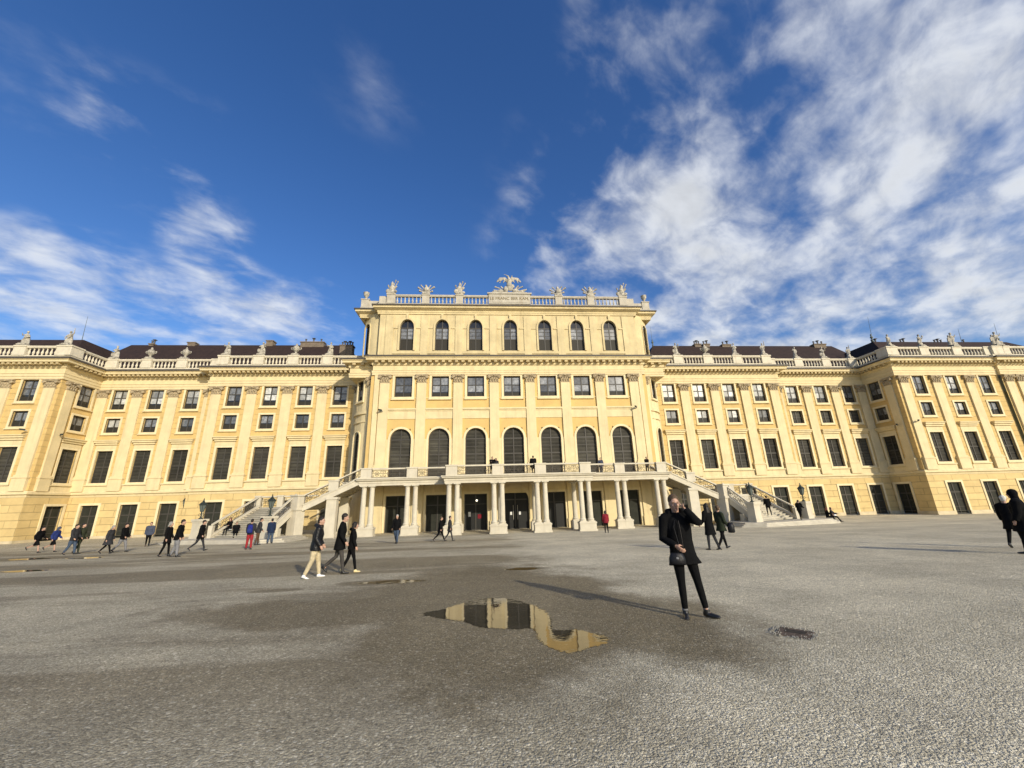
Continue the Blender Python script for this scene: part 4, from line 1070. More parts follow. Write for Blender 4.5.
    tb_(MB().box(m.x-.28, m.x+.28, m.y-.28, m.y+.28, -.4, ZL-1.75), 'stair_pillar', M['wstone'])
    for q in (Vector((X(23.1), 41.9)), Vector((X(25.2), 41.9))):
        tb_(MB().box(q.x-.26, q.x+.26, q.y-.22, q.y+.22, ZL-.4, ZL+.98).box(q.x-.31, q.x+.31, q.y-.27, q.y+.27, ZL+.98, ZL+1.10), 'railing_pier', M['wstone'])
    tb_(ironwork((X(23.4), 41.9, ZL+.05), (X(24.9), 41.9, ZL+.05), .86), 'ironwork', M['iron'])
    tb_(ironwork((X(20.6), 41.9, ZL+.05), (X(22.8), 41.9, ZL+.05), .86), 'ironwork', M['iron'])
    tb_(handrail([(X(19.6), 41.9, ZL+.92), (X(25.2), 41.9, ZL+.92)], .22, .13), 'handrail', M['wstone'])
    # curled ends: low curved kerbs with ironwork out to the lamp pedestals
    for (P, Q) in ((Vector((X(26.5), 37.6)), Vector((X(27.1), 37.7))),):
        tb_(ironwork((P.x+sg*.3, P.y, .42), (Q.x, Q.y, .42), .9), 'ironwork', M['iron'])
    # lamp pedestals
    for (qx, qy, hh) in ((20.55, 35.0, 2.05), (27.6, 37.7, 1.92)):
        x = X(qx)
        pm = MB().box(-.36, .36, -.36, .36, .05, hh-.30).box(-.41, .41, -.41, .41, .05, .66).box(-.40, .40, -.40, .40, hh-.30, hh-.18).box(-.45, .45, -.45, .45, hh-.18, hh)
        pm.xf(Matrix.Translation((x, qy, 0)) @ Matrix.Rotation(R(18)*sg, 4, 'Z')); tb_(pm, 'lamp_pedestal', M['wstone'])
    # three low platform steps
    base = [(19.2, 38.4), (19.0, 34.2), (20.4, 33.4), (28.7, 36.0), (29.9, 37.4), (29.6, 40.2), (26.5, 41.6), (20, 39.0)]
    cxp = sum(p[0] for p in base)/8; cyp = sum(p[1] for p in base)/8
    for k, (f, z) in enumerate(((1.10, .12), (1.05, .24), (1.0, .36))):
        pl = [(X(cxp+(p[0]-cxp)*f), cyp+(p[1]-cyp)*f) for p in base]
        tb_(MB().prism_z(pl if sg > 0 else pl[::-1], -.3, z), 'platform_step', M['step'])

# lamps on the pedestals
def make_lamp(loc, label):
    L = empty('lantern_lamp', loc, 0, label, 'lamp', 'iron lanterns on the stair pedestals')
    MB().lathe([(.17, 0), (.17, .05), (.09, .10), (.05, .20), (.05, .34), (.085, .38), (.045, .44), (.05, .56), (.13, .62)], (0, 0, 0), 10).build('stem', M['lampiron'], L, smooth=True)
    br = MB()
    for k in range(4):
        a = PI/4+PI/2*k; c, s_ = math.cos(a), math.sin(a)
        br.tube([(c*.05, s_*.05, .22), (c*.20, s_*.20, .30), (c*.17, s_*.17, .44), (c*.05, s_*.05, .46)], .016, 6)
    br.build('scroll_bracket', M['lampiron'], L)
    MB().lathe([(.13, .62), (.27, 1.16)], (0, 0, 0), 6).build('lamp_glass', M['lampglass'], L)
    fr = MB()
    for k in range(6):
        a = PI/3*k; fr.tube([(.135*math.cos(a), .135*math.sin(a), .62), (.275*math.cos(a), .275*math.sin(a), 1.16)], .016, 5)
    fr.build('lamp_frame', M['lampiron'], L)
    MB().lathe([(.34, 1.16), (.34, 1.20), (.20, 1.36), (.10, 1.42), (.10, 1.50), (.04, 1.54), (.055, 1.60), (.012, 1.74)], (0, 0, 0), 6).build('lamp_cap', M['lampiron'], L)
make_lamp((-20.55, 35.0, 2.05), 'iron lantern on the pedestal between the left stair steps and the columns')
make_lamp((-27.6, 37.7, 1.92), 'iron lantern on the pedestal farthest left of the columns, before a dark door')
make_lamp((20.55, 35.0, 2.05), 'iron lantern behind the white sunlit pedestal beside the shaded stair wall')
make_lamp((27.6, 37.7, 1.92), 'iron lantern on the pedestal farthest right, against the yellow wall between two doors')
wl_ = empty('wall_lantern', (-35.7, 47.55, 2.55), 0, 'iron bracket lantern on the yellow wall left of the stairs', 'wall lamp')
MB().box(-.08, .08, -.06, .06, -.3, .5).build('wall_plate', M['lampiron'], wl_)
MB().tube([(0, 0, .35), (.3, -.3, .45), (.75, -.6, .15)], .03, 6).tube([(0, 0, -.2), (.35, -.3, -.05), (.75, -.6, .12)], .025, 6).build('bracket', M['lampiron'], wl_)
MB().lathe([(.08, .18), (.17, .6)], (.0, -.35, .5), 6).build('lamp_glass', M['lampglass'], wl_)
MB().lathe([(.24, 1.1), (.14, 1.25), (.03, 1.45)], (0, -.35, 0), 6).lathe([(.03, .35), (.1, .68)], (0, -.35, 0), 6).build('lamp_cap', M['lampiron'], wl_)
MB().box(.55, 1.0, -.75, -.45, -.08, .12).build('floodlight', M['lampiron'], wl_)

def camera_thing(x, y, z, rz, label):
    c = empty('security_camera', (x, y, z), rz, label, 'camera', 'small cameras and floodlights on the facade'); c.scale = (.62,)*3
    MB().box(-.07, .07, -.35, .0, -.06, .06).build('bracket', M['camwhite'], c)
    MB().box(-.11, .11, -.85, -.25, -.02, .20).box(-.13, .13, -.95, -.3, .20, .23).build('housing', M['lampiron'], c)
camera_thing(-51.9+2.3, 43.2, 10.9, R(-30), 'small floodlight on the front of the left pavilion, at the upper edge of a pilaster')
camera_thing(-48.0+.25, 44.6, 10.6, R(60), 'small floodlight on the side face of the left pavilion')
camera_thing(-13.85, 41.75, 12.2, R(-40), 'small camera on the left pilaster of the middle block')
camera_thing(13.85, 41.75, 12.3, R(-40), 'small camera on the right pilaster of the middle block')
camera_thing(48.9, 43.2, 10.6, R(-40), 'small floodlight on the corner pilaster of the right pavilion')
camera_thing(47.75, 44.6, 10.4, R(-60), 'small floodlight on the shaded side face of the right pavilion')

# ------------------------------------------------------------------ roof sculpture
def statue_mesh(kind):
    b = MB()
    b.tube([(0, 0, .22), (.02, 0, .5), (0, .02, .85), (.03, 0, 1.05)], [(.30, .24), (.27, .20), (.19, .15), (.20, .14)], 12)
    b.tube([(.03, 0, 1.02), (.05, 0, 1.25), (.05, 0, 1.42)], [(.19, .13), (.21, .14), (.08, .08)], 12)
    b.tube([(.05, 0, 1.38), (.06, -.01, 1.52)], [.065, .06], 8).ball((.07, -.02, 1.62), (.11, .12, .14), 10, 8)
    b.tube([(-.22, 0, .2), (-.10, -.14, .6), (.12, -.16, .95), (.24, -.05, 1.3)], [.10, .09, .08, .06], 8)
    b.tube([(.25, .1, .2), (.22, .12, .8), (.1, .12, 1.3)], [.14, .12, .08], 8)
    if kind == 0:
        b.tube([(-.12, 0, 1.33), (-.36, -.05, 1.2), (-.28, -.2, 1.42)], [.075, .06, .05], 8).tube([(.2, 0, 1.33), (.36, 0, 1.05), (.2, -.16, .95)], [.075, .06, .05], 8)
    elif kind == 1:
        b.tube([(.2, 0, 1.33), (.42, -.02, 1.5), (.40, -.05, 1.85)], [.075, .06, .05], 8).tube([(-.12, 0, 1.33), (-.34, 0, 1.05), (-.30, -.1, .8)], [.075, .06, .05], 8).tube([(.40, -.05, 1.1), (.40, -.05, 2.1)], .035, 6)
    elif kind == 2:
        b.tube([(.2, 0, 1.33), (.4, -.1, 1.12), (.30, -.25, 1.3)], [.075, .06, .05], 8).tube([(-.12, 0, 1.33), (-.30, -.1, 1.1), (-.05, -.22, 1.05)], [.075, .06, .05], 8).ball((-.3, -.1, .62), (.17, .1, .25), 10, 8).ball((.32, -.22, 1.42), (.1, .1, .12), 8, 6)
    elif kind == 3:    # two entwined figures, wide
        b.tube([(-.42, 0, .2), (-.40, -.05, .7), (-.34, 0, 1.05), (-.3, 0, 1.2)], [(.2, .18), (.16, .14), (.14, .11), (.06, .06)], 10).ball((-.3, -.03, 1.32), (.1, .1, .12), 10, 8)
        b.tube([(.2, 0, 1.33), (.5, -.05, 1.25), (.62, -.05, 1.5)], [.075, .06, .05], 8).tube([(-.38, 0, 1.1), (-.6, -.1, .95), (-.62, -.1, .6)], [.07, .06, .05], 8).ball((.4, 0, .4), (.22, .18, .22), 10, 8)
    return b
SMESH = {}
def soft_mesh(name, mb, m, vox):
    o = bpy.data.objects.new(name, None) if False else None
    me = bpy.data.meshes.new(name); me.from_pydata(mb.v, [], mb.f); me.materials.append(m)
    o = bpy.data.objects.new(name, me); link(o)
    md = o.modifiers.new('r', 'REMESH'); md.mode = 'VOXEL'; md.voxel_size = vox
    ms = o.modifiers.new('s', 'SMOOTH'); ms.factor = .5; ms.iterations = 1
    return o
tmp = {k: soft_mesh('figure', statue_mesh(k), M['statue'], .035) for k in range(4)}
# trophy of arms: cuirass, helmet and splayed flags
def trophy():
    b = MB().tube([(0, -.02, .12), (-.02, -.05, .45), (.02, -.05, .85), (0, -.03, 1.1)], [(.42, .28), (.30, .24), (.33, .25), (.16, .14)], 12)
    b.ball((.02, -.05, 1.26), (.17, .19, .21), 10, 8).tube([(.02, .14, 1.3), (.02, 0, 1.56), (.02, -.16, 1.45)], [.05, .08, .04], 6)
    b.tube([(.15, .05, .7), (.55, .05, 1.42), (.62, .02, 1.62)], [.07, .06, .10], 7).tube([(.2, .05, .6), (.50, .0, 1.02)], [.09, .12], 7)
    b.tube([(-.15, .05, .5), (-.42, .05, 1.0), (-.46, 0, 1.2)], [.08, .07, .11], 7).ball((-.40, -.12, .38), (.26, .14, .28), 10, 8).ball((.40, -.1, .30), (.22, .16, .18), 10, 6)
    b.tube([(.1, .05, .9), (.34, .05, 1.72)], .045, 6).ball((.34, .05, 1.72), (.09, .07, .13), 8, 6)
    return b
tmp['trophy'] = soft_mesh('trophy', trophy(), M['statue'], .035)
tro2 = MB().ball((.06, -.08, .55), (.34, .25, .42), 12, 8).ball((-.04, -.1, 1.0), (.15, .16, .19), 10, 8).tube([(-.4, 0, .15), (0, 0, .3), (.4, 0, .15)], [.16, .25, .16], 8)
for a, l, w_ in ((-.95, 1.20, .13), (-.55, 1.25, .10), (.42, 1.22, .09), (.80, 1.30, .14), (-1.30, .85, .16), (1.25, .8, .15)):
    x, z = math.sin(a), math.cos(a); tro2.tube([(0, .08, .35), (x*l*.6, .06, .3+z*l*.6), (x*l*.95, .04, .3+z*l*.85)], [.06, .07, w_], 7)
tmp['trophy2'] = soft_mesh('trophy', tro2, M['statue'], .035)
# eagle group: spread wings above a shield, with heaped arms to each side
eg = MB().tube([(0, 0, .8), (0, -.05, 1.3), (.05, -.05, 1.9)], [(.28, .24), (.34, .28), (.22, .2)], 12).tube([(.05, -.05, 1.8), (-.04, -.08, 2.3), (-.14, -.16, 2.5)], [.2, .13, .11], 10).tube([(-.12, -.2, 2.5), (-.32, -.26, 2.44)], [.07, .02], 6)
for sg in (-1, 1):
    eg.tube([(sg*.12, 0, 1.75), (sg*.55, .05, 2.22), (sg*1.05, .05, 2.16), (sg*1.50, .05, 1.72)], [(.10, .22), (.08, .24), (.07, .22), (.04, .08)], 10, up=(0, 1, 0))
    eg.tube([(sg*.5, .02, 2.0), (sg*.7, .05, 1.60)], [.10, .05], 6).tube([(sg*.95, .02, 2.0), (sg*1.15, .05, 1.55)], [.09, .05], 6)
for pts_, r_ in (([(-.5, 0, .3), (-1.2, 0, .85), (-1.75, 0, 1.0)], [.10, .07, .13]), ([(-.4, .1, .4), (-1.0, .1, 1.15)], [.06, .10]), ([(-.8, -.1, .2), (-1.9, -.1, .5)], [.16, .12]), ([(.5, 0, .3), (1.3, 0, .95), (1.7, 0, 1.12)], [.09, .07, .12]),
                 ([(.5, .1, .4), (1.15, .1, 1.25)], [.06, .13]), ([(.7, -.1, .2), (1.95, -.1, .62)], [.17, .09]), ([(1.4, -.1, .2), (2.15, 0, .75)], [.14, .09]), ([(-1.3, 0, .15), (-2.1, 0, .3)], [.22, .14])):
    eg.tube(pts_, r_, 8)
for c_, r_ in (((.12, -.28, .85), (.34, .16, .55)), ((-.42, -.2, .55), (.30, .25, .45)), ((.75, -.15, .40), (.42, .25, .30)), ((-1.1, -.1, .35), (.42, .25, .26)), ((1.5, -.05, .30), (.36, .25, .24)), ((-1.7, 0, .22), (.35, .2, .2)), ((.45, 0, 1.1), (.22, .2, .3))):
    eg.ball(c_, r_, 12, 8)
eg.tube([(.0, 0, 2.3), (-.35, 0, 2.72), (-.62, 0, 2.78)], [.09, .05, .04], 6).tube([(.2, 0, 2.1), (.42, 0, 2.62)], [.08, .07], 6)
tmp['eagle'] = soft_mesh('eagle', eg, M['statue'], .05)
bpy.context.view_layer.update(); dg = bpy.context.evaluated_depsgraph_get()
for k, o in list(tmp.items()):
    me = bpy.data.meshes.new_from_object(o.evaluated_get(dg), depsgraph=dg); me.name = o.data.name
    for p in me.polygons: p.use_smooth = True
    SMESH[k] = me
for o in tmp.values(): bpy.data.objects.remove(o)
PL = MB().box(-.42, .42, -.34, .34, 0, .12).box(-.34, .34, -.28, .28, .12, .24).mesh('plinth', M['statue'])
URN = MB().lathe([(.24, .12), (.24, .22), (.10, .32), (.10, .42), (.30, .58), (.40, .80), (.42, .95), (.30, 1.02), (.36, 1.10), (.20, 1.22), (.10, 1.34), (.13, 1.42), (.03, 1.56)], (0, 0, 0), 14)
for sg in (-1, 1): URN.tube([(sg*.38, 0, .72), (sg*.58, 0, .84), (sg*.58, 0, 1.0), (sg*.38, 0, .98)], .06, 6)
URN = URN.mesh('vase', M['statue'], True)
URN2 = MB().lathe([(.22, .0), (.22, .10), (.10, .22), (.24, .45), (.36, .70), (.30, .80), (.38, .90), (.38, .98), (.15, 1.0)], (0, 0, 0), 14).mesh('vase', M['statue'], True)
def sculpture(kind, x, y, z, rz, label, sc_=1.0, name='statue', cat='statue', group='statues and vases along the roof balustrade'):
    e = empty(name, (x, y, z), rz, label, cat, group); e.scale = (sc_,)*3
    if kind == 'urn' or kind == 'urn2':
        link(bpy.data.objects.new('vase', URN if kind == 'urn' else URN2), e)
        if kind == 'urn': link(bpy.data.objects.new('plinth', PL), e)
    elif kind in ('trophy', 'trophy2', 'eagle'):
        f = link(bpy.data.objects.new('carving', SMESH[kind]), e); f.location.z = 0.0
        if kind != 'eagle': link(bpy.data.objects.new('plinth', PL), e)
        else: MB().box(-2.1, 2.1, -.4, .4, 0, .14).build('plinth', M['statue'], e)
    else:
        link(bpy.data.objects.new('figure', SMESH[kind]), e); link(bpy.data.objects.new('plinth', PL), e)
    return e
ZP = 20.31
LW = [(0, -21.9, 46.56, 'slender robed stone figure on the left wing, next to the chimney with five pots'), ('urn', -25.9, 46.56, 'stone vase between two robed figures on the projecting left wing'),
      (2, -29.9, 46.56, 'stone figure with hands before its chest, third pier from the middle block on the left'), (0, -33.9, 46.56, 'robed stone figure on the outer end pier of the projecting left wing'),
      ('urn', -39.45, 47.8, 'stone vase on the recessed left wing nearest the projecting part'), ('urn', -43.45, 47.8, 'stone vase with an iron chimney pipe behind, middle of the recessed left wing'),
      (2, -47.45, 47.8, 'stooping robed figure on the recessed left wing beside the pavilion corner'), (1, -48.75, 43.5, 'stone figure on the corner pier of the left pavilion, thin rod behind'),
      (0, -53.1, 43.5, 'stone figure on the front of the left pavilion, leftmost in the photo'), ('urn', -57.7, 43.5, 'stone vase on the front of the left pavilion beyond the photo edge')]
for k, x, y, l in LW: sculpture(k, x, y, ZP, R(random.uniform(-12, 12)), l, name='stone_vase' if k == 'urn' else 'statue', cat='vase' if k == 'urn' else 'statue')
RW = [(2, 21.9, 46.56, 'stone figure nearest the middle block on the right wing, beside the roof spire'), ('urn', 25.9, 46.56, 'stone vase before clustered chimney pots on the right wing'),
      (0, 29.9, 46.56, 'slim stone figure on the third pier of the projecting right wing'), (1, 33.9, 46.56, 'stone figure with raised arm on the end pier of the projecting right wing'),
      (0, 39.45, 47.8, 'pale stone figure on the recessed right wing nearest the projecting part'), (2, 43.45, 47.8, 'bent stone figure in the middle of the recessed right wing, under chimney pots'),
      (1, 47.3, 47.8, 'leaning stone figure on the recessed right wing next to the shaded corner'), (0, 48.75, 43.5, 'robed stone figure on the corner pier of the right pavilion'),
      (2, 53.1, 43.5, 'stone figure on the right pavilion, second from its corner'), (3, 57.7, 43.5, 'stocky stone group on the right pavilion, third from its corner'),
      (3, 63.6, 43.2, 'wide stone group of two figures on the double pier of the right pavilion')]
for k, x, y, l in RW: sculpture(k, x, y, ZP, R(random.uniform(-12, 12)), l, 1.15 if k == 3 else 1.0, name='stone_vase' if k == 'urn' else 'statue', cat='vase' if k == 'urn' else 'statue')
for i, (x, k, l) in enumerate(((-13.9, 'trophy', 'tall carved trophy of arms on the leftmost pier of the top balustrade'), (-9.9, 'trophy2', 'low carved trophy with spread flags, second pier from the left of the top balustrade'),
        (-5.96, 'trophy', 'carved trophy just left of the eagle group on the top balustrade'), (5.96, 'trophy2', 'carved trophy just right of the eagle group on the top balustrade'),
        (9.9, 'trophy2', 'low carved trophy with spread flags, second pier from the right of the top balustrade'), (13.9, 'trophy', 'tall carved trophy of arms on the rightmost pier of the top balustrade'))):
    sculpture(k, x, 42.4, 26.42, R((-8, 5, 10, -6, 8, -10)[i]), l, 1.08, 'trophy', 'trophy', 'carved trophies on the top balustrade')
sculpture('eagle', 0, 42.5, 26.64, 0, 'large carved stone eagle with spread wings above the inscription', 1.0, 'eagle_group', 'sculpture', None)
for sg, nm in ((-1, 'left'), (1, 'right')):
    sculpture('urn2', sg*17.15, 43.5, 26.28, 0, 'plain stone vase on the far %s corner of the top parapet' % nm, .95, 'stone_vase', 'vase')

# lightning rods and aerials
def rod(x, y, z0, z1, label, balls=True, lean=0.0):
    e = empty('lightning_rod', (x, y, z0), 0, label, 'lightning rod', 'rods and spires on the roofs')
    h = z1-z0
    MB().tube([(0, 0, 0), (lean*h, 0, h)], [.035, .012], 6).build('rod', M['copper'], e)
    if balls: MB().lathe([(.16, 0), (.10, .3), (.06, .5), (.17, .62), (.17, .78), (.06, .9), (.10, 1.0), (.03, 1.25)], (0, 0, 0), 8).build('finial', M['copper'], e, smooth=True)
rod(22.8, 54.6, 24.8, 28.2, 'spire with a metal finial on the roof hip just right of the middle block')
rod(51.3, 47.6, 22.7, 26.6, 'metal spire with long thin rod on the corner of the right pavilion roof', True, .10)
rod(-51.5, 47.6, 22.7, 25.9, 'thin slanting rod on the left pavilion roof', False, -.05)
rod(71.5, 48, 22.7, 25.9, 'spire with a metal finial on the right pavilion roof near the photo edge', True, .12)
rod(65.5, 48, 22.7, 25.0, 'thin bare rod on the right pavilion roof', False, .10)

# ------------------------------------------------------------------ ground, puddles, drain
def axis(fine0, fine1, step, far0, far1, grow=1.18):
    a = [fine0]
    while a[-1] < fine1: a.append(a[-1]+step)
    s = step; hi = a[-1]; out = a[:]
    while hi < far1: s *= grow; hi += s; out.append(hi)
    s = step; lo = fine0; pre = []
    while lo > far0: s *= grow; lo -= s; pre.append(lo)
    return pre[::-1] + out
xs = axis(-12, 10, .16, -2500, 2500); ys = axis(-1, 16, .16, -2500, 2500)
gv = []; gf = []
for y in ys:
    for x in xs:
        z = ground_z(x, y)
        if -14 < x < 12 and -1 < y < 20:
            z += .010*noise.noise(Vector((x*.9, y*.9, 0))) * (0.0 if any(math.hypot(x-p[0], y-p[1]) < p[2]*1.05 for p in PUDDLES) else 1)
        gv.append((x, y, z))
nx = len(xs)
for j in range(len(ys)-1):
    for i in range(nx-1): gf.append((j*nx+i, j*nx+i+1, (j+1)*nx+i+1, (j+1)*nx+i))
gme = bpy.data.meshes.new('ground'); gme.from_pydata(gv, [], gf)
for p in gme.polygons: p.use_smooth = True
go = bpy.data.objects.new('ground', gme); link(go); tag(go, kind='structure')

def gravel():
    m = bpy.data.materials.new('fine_gravel'); m.use_nodes = True; nt = m.node_tree; b = nt.nodes['Principled BSDF']; N = nt.nodes.new; L = nt.links.new
    g = N('ShaderNodeNewGeometry')
    def noise_n(scale, det=5, rough=.6, vec=None, mapscale=None, rot=0):
        n = N('ShaderNodeTexNoise'); n.inputs['Scale'].default_value = scale; n.inputs['Detail'].default_value = det; n.inputs['Roughness'].default_value = rough
        if mapscale:
            mp = N('ShaderNodeMapping'); mp.inputs['Scale'].default_value = mapscale; mp.inputs['Rotation'].default_value = (0, 0, rot); L(g.outputs['Position'], mp.inputs['Vector']); L(mp.outputs[0], n.inputs['Vector'])
        else: L(g.outputs['Position'], n.inputs['Vector'])
        return n.outputs['Fac']
    def rng(v, a, b_, c, d, smooth=True):
        r = N('ShaderNodeMapRange'); r.interpolation_type = 'SMOOTHSTEP' if smooth else 'LINEAR'
        r.inputs['From Min'].default_value = a; r.inputs['From Max'].default_value = b_; r.inputs['To Min'].default_value = c; r.inputs['To Max'].default_value = d
        L(v, r.inputs['Value']); return r.outputs[0]
    def math_(op, a, b_=None, clamp=False):
        n = N('ShaderNodeMath'); n.operation = op; n.use_clamp = clamp
        for i, v in enumerate((a, b_)):
            if v is None: continue
            if isinstance(v, (int, float)): n.inputs[i].default_value = v
            else: L(v, n.inputs[i])
        return n.outputs[0]
    def mix(f, A, B):
        n = N('ShaderNodeMix'); n.data_type = 'RGBA'
        if isinstance(f, (int, float)): n.inputs['Factor'].default_value = f
        else: L(f, n.inputs['Factor'])
        for k, v in (('A', A), ('B', B)):
            if isinstance(v, tuple): n.inputs[k].default_value = (*v, 1)
            else: L(v, n.inputs[k])
        return n.outputs['Result']
    def vor(scale, feat='F1'):
        v = N('ShaderNodeTexVoronoi'); v.feature = feat; v.inputs['Scale'].default_value = scale; L(g.outputs['Position'], v.inputs['Vector']); return v
    def blob(x, y, rx, ry, rot, lo=.6, hi=1.15):
        mp = N('ShaderNodeMapping'); mp.vector_type = 'TEXTURE'; mp.inputs['Location'].default_value = (x, y, .8); mp.inputs['Scale'].default_value = (rx, ry, 50); mp.inputs['Rotation'].default_value = (0, 0, rot)
        L(g.outputs['Position'], mp.inputs['Vector']); ln = N('ShaderNodeVectorMath'); ln.operation = 'LENGTH'; L(mp.outputs[0], ln.inputs[0])
        d = math_('ADD', ln.outputs['Value'], math_('MULTIPLY', math_('SUBTRACT', nz, .5), 1.5))
        return rng(d, .66, 1.22, 1, 0)
    nz = noise_n(.55, 6, .62)
    v1 = vor(46); v2 = vor(105)
    sc1 = N('ShaderNodeSeparateColor'); L(v1.outputs['Color'], sc1.inputs[0]); sc2 = N('ShaderNodeSeparateColor'); L(v2.outputs['Color'], sc2.inputs[0])
    stone = mix(sc1.outputs['Red'], (.19, .175, .135), (.52, .49, .405))
    stone2 = mix(sc2.outputs['Green'], (.20, .185, .145), (.52, .49, .405))
    dry = mix(.55, stone, stone2)
    pale = math_('MULTIPLY', rng(sc1.outputs['Blue'], .93, .95, 0, 1), .45)
    dry = mix(pale, dry, (.74, .71, .62))
    wet = mix(.6, mix(sc1.outputs['Red'], (.048, .041, .028), (.185, .160, .110)), mix(sc2.outputs['Green'], (.062, .053, .036), (.18, .157, .109)))
    wet = mix(math_('MULTIPLY', pale, .6), wet, (.5, .48, .42))
    # damp patches: a broad one round the puddle, streaks on the left where rain has drained
    st = noise_n(1.0, 5, .6, mapscale=(.05, .32, 1), rot=R(-12))
    streak = rng(st, .45, .55, 0, 1)
    sp = N('ShaderNodeSeparateXYZ'); L(g.outputs['Position'], sp.inputs[0])
    left = rng(math_('ADD', sp.outputs['X'], math_('MULTIPLY', math_('SUBTRACT', nz, .5), 5.0)), -2.6, -.4, 1, 0)
    nearfade = rng(sp.outputs['Y'], 4.2, 6.8, .25, 1)
    farfade = rng(sp.outputs['Y'], 26, 42, 1, .45)
    damp = math_('MULTIPLY', math_('MULTIPLY', left, math_('ADD', math_('MULTIPLY', streak, .50), .42)), math_('MULTIPLY', rng(sp.outputs['Y'], 2.6, 5.6, .45, 1), farfade))
    damp = math_('MAXIMUM', damp, math_('MULTIPLY', streak, .14))
    for (x, y, rx_, ry_, rot) in ((-2.6, 6.6, 3.2, 2.9, R(25)), (-3.2, 9.8, 3.3, 5.0, R(8)), (-6.0, 8.2, 3.4, 1.6, R(-8)), (-5.65, 11.4, 1.5, .6, 0), (-6.5, 7.4, .9, .35, 0), (-8.2, 10.8, .8, .3, 0), (-2.1, 12.95, 1.0, .45, 0), (-27.7, 24.8, 3, .8, 0)):
        damp = math_('MAXIMUM', damp, blob(x, y, rx_, ry_, rot))
    damp = math_('MINIMUM', damp, 1.0)
    col = mix(damp, dry, wet)
    big = rng(noise_n(.35, 6, .7), .3, .7, .80, 1.15)
    big = math_('MULTIPLY', big, math_('MULTIPLY', rng(noise_n(13, 3, .6), .3, .7, .88, 1.12), rng(noise_n(42, 3, .65), .3, .7, .74, 1.26)))
    mu = N('ShaderNodeVectorMath'); mu.operation = 'MULTIPLY'; L(col, mu.inputs[0]); L(big, mu.inputs[1])
    mu2 = N('ShaderNodeVectorMath'); mu2.operation = 'MULTIPLY'; L(mu.outputs[0], mu2.inputs[0]); mu2.inputs[1].default_value = (1.62, 1.55, 1.38)
    L(mu2.outputs[0], b.inputs['Base Color'])
    L(rng(damp, 0, 1, .95, .62), b.inputs['Roughness']); b.inputs['Specular IOR Level'].default_value = .25
    cl1 = noise_n(18, 3, .6); cl2 = noise_n(40, 3, .65)
    h = math_('ADD', math_('MULTIPLY', v1.outputs['Distance'], -.9), math_('MULTIPLY', v2.outputs['Distance'], -.5))
    h = math_('ADD', h, math_('ADD', math_('MULTIPLY', cl1, .7), math_('MULTIPLY', cl2, .8)))
    bp = N('ShaderNodeBump'); bp.inputs['Distance'].default_value = .020; L(rng(damp, 0, 1, .9, .55), bp.inputs['Strength']); L(h, bp.inputs['Height']); L(bp.outputs[0], b.inputs['Normal'])
    return m
gme.materials.append(gravel())

def water():
    m = bpy.data.materials.new('puddle_water'); m.use_nodes = True; nt = m.node_tree; b = nt.nodes['Principled BSDF']; N = nt.nodes.new; L = nt.links.new
    b.inputs['Base Color'].default_value = (.040, .033, .020, 1); b.inputs['Roughness'].default_value = .03; b.inputs['IOR'].default_value = 1.5; b.inputs['Specular IOR Level'].default_value = .7
    g = N('ShaderNodeNewGeometry'); n = N('ShaderNodeTexNoise'); n.inputs['Scale'].default_value = 5; n.inputs['Detail'].default_value = 3; L(g.outputs['Position'], n.inputs['Vector'])
    bp = N('ShaderNodeBump'); bp.inputs['Strength'].default_value = .10; bp.inputs['Distance'].default_value = .012; L(n.outputs['Fac'], bp.inputs['Height']); L(bp.outputs[0], b.inputs['Normal'])
    at = N('ShaderNodeAttribute'); at.attribute_name = 'depth'
    n2 = N('ShaderNodeTexNoise'); n2.inputs['Scale'].default_value = 26; n2.inputs['Detail'].default_value = 4; L(g.outputs['Position'], n2.inputs['Vector'])
    n3 = N('ShaderNodeTexNoise'); n3.inputs['Scale'].default_value = 6; n3.inputs['Detail'].default_value = 3; L(g.outputs['Position'], n3.inputs['Vector'])
    def mm(op, p, q):
        k = N('ShaderNodeMath'); k.operation = op
        for i, w in enumerate((p, q)):
            if isinstance(w, (int, float)): k.inputs[i].default_value = w
            else: L(w, k.inputs[i])
        return k.outputs[0]
    e = mm('ADD', at.outputs['Fac'], mm('ADD', mm('MULTIPLY', mm('SUBTRACT', n2.outputs['Fac'], .5), .16), mm('MULTIPLY', mm('SUBTRACT', n3.outputs['Fac'], .5), .16)))
    f_ = N('ShaderNodeMapRange'); f_.inputs['From Min'].default_value = -.004; f_.inputs['From Max'].default_value = .022; L(e, f_.inputs['Value'])
    tr = N('ShaderNodeBsdfTransparent'); ms = N('ShaderNodeMixShader'); L(f_.outputs[0], ms.inputs[0]); L(tr.outputs[0], ms.inputs[1]); L(b.outputs[0], ms.inputs[2])
    L(ms.outputs[0], nt.nodes['Material Output'].inputs['Surface']); return m
WATER = water()
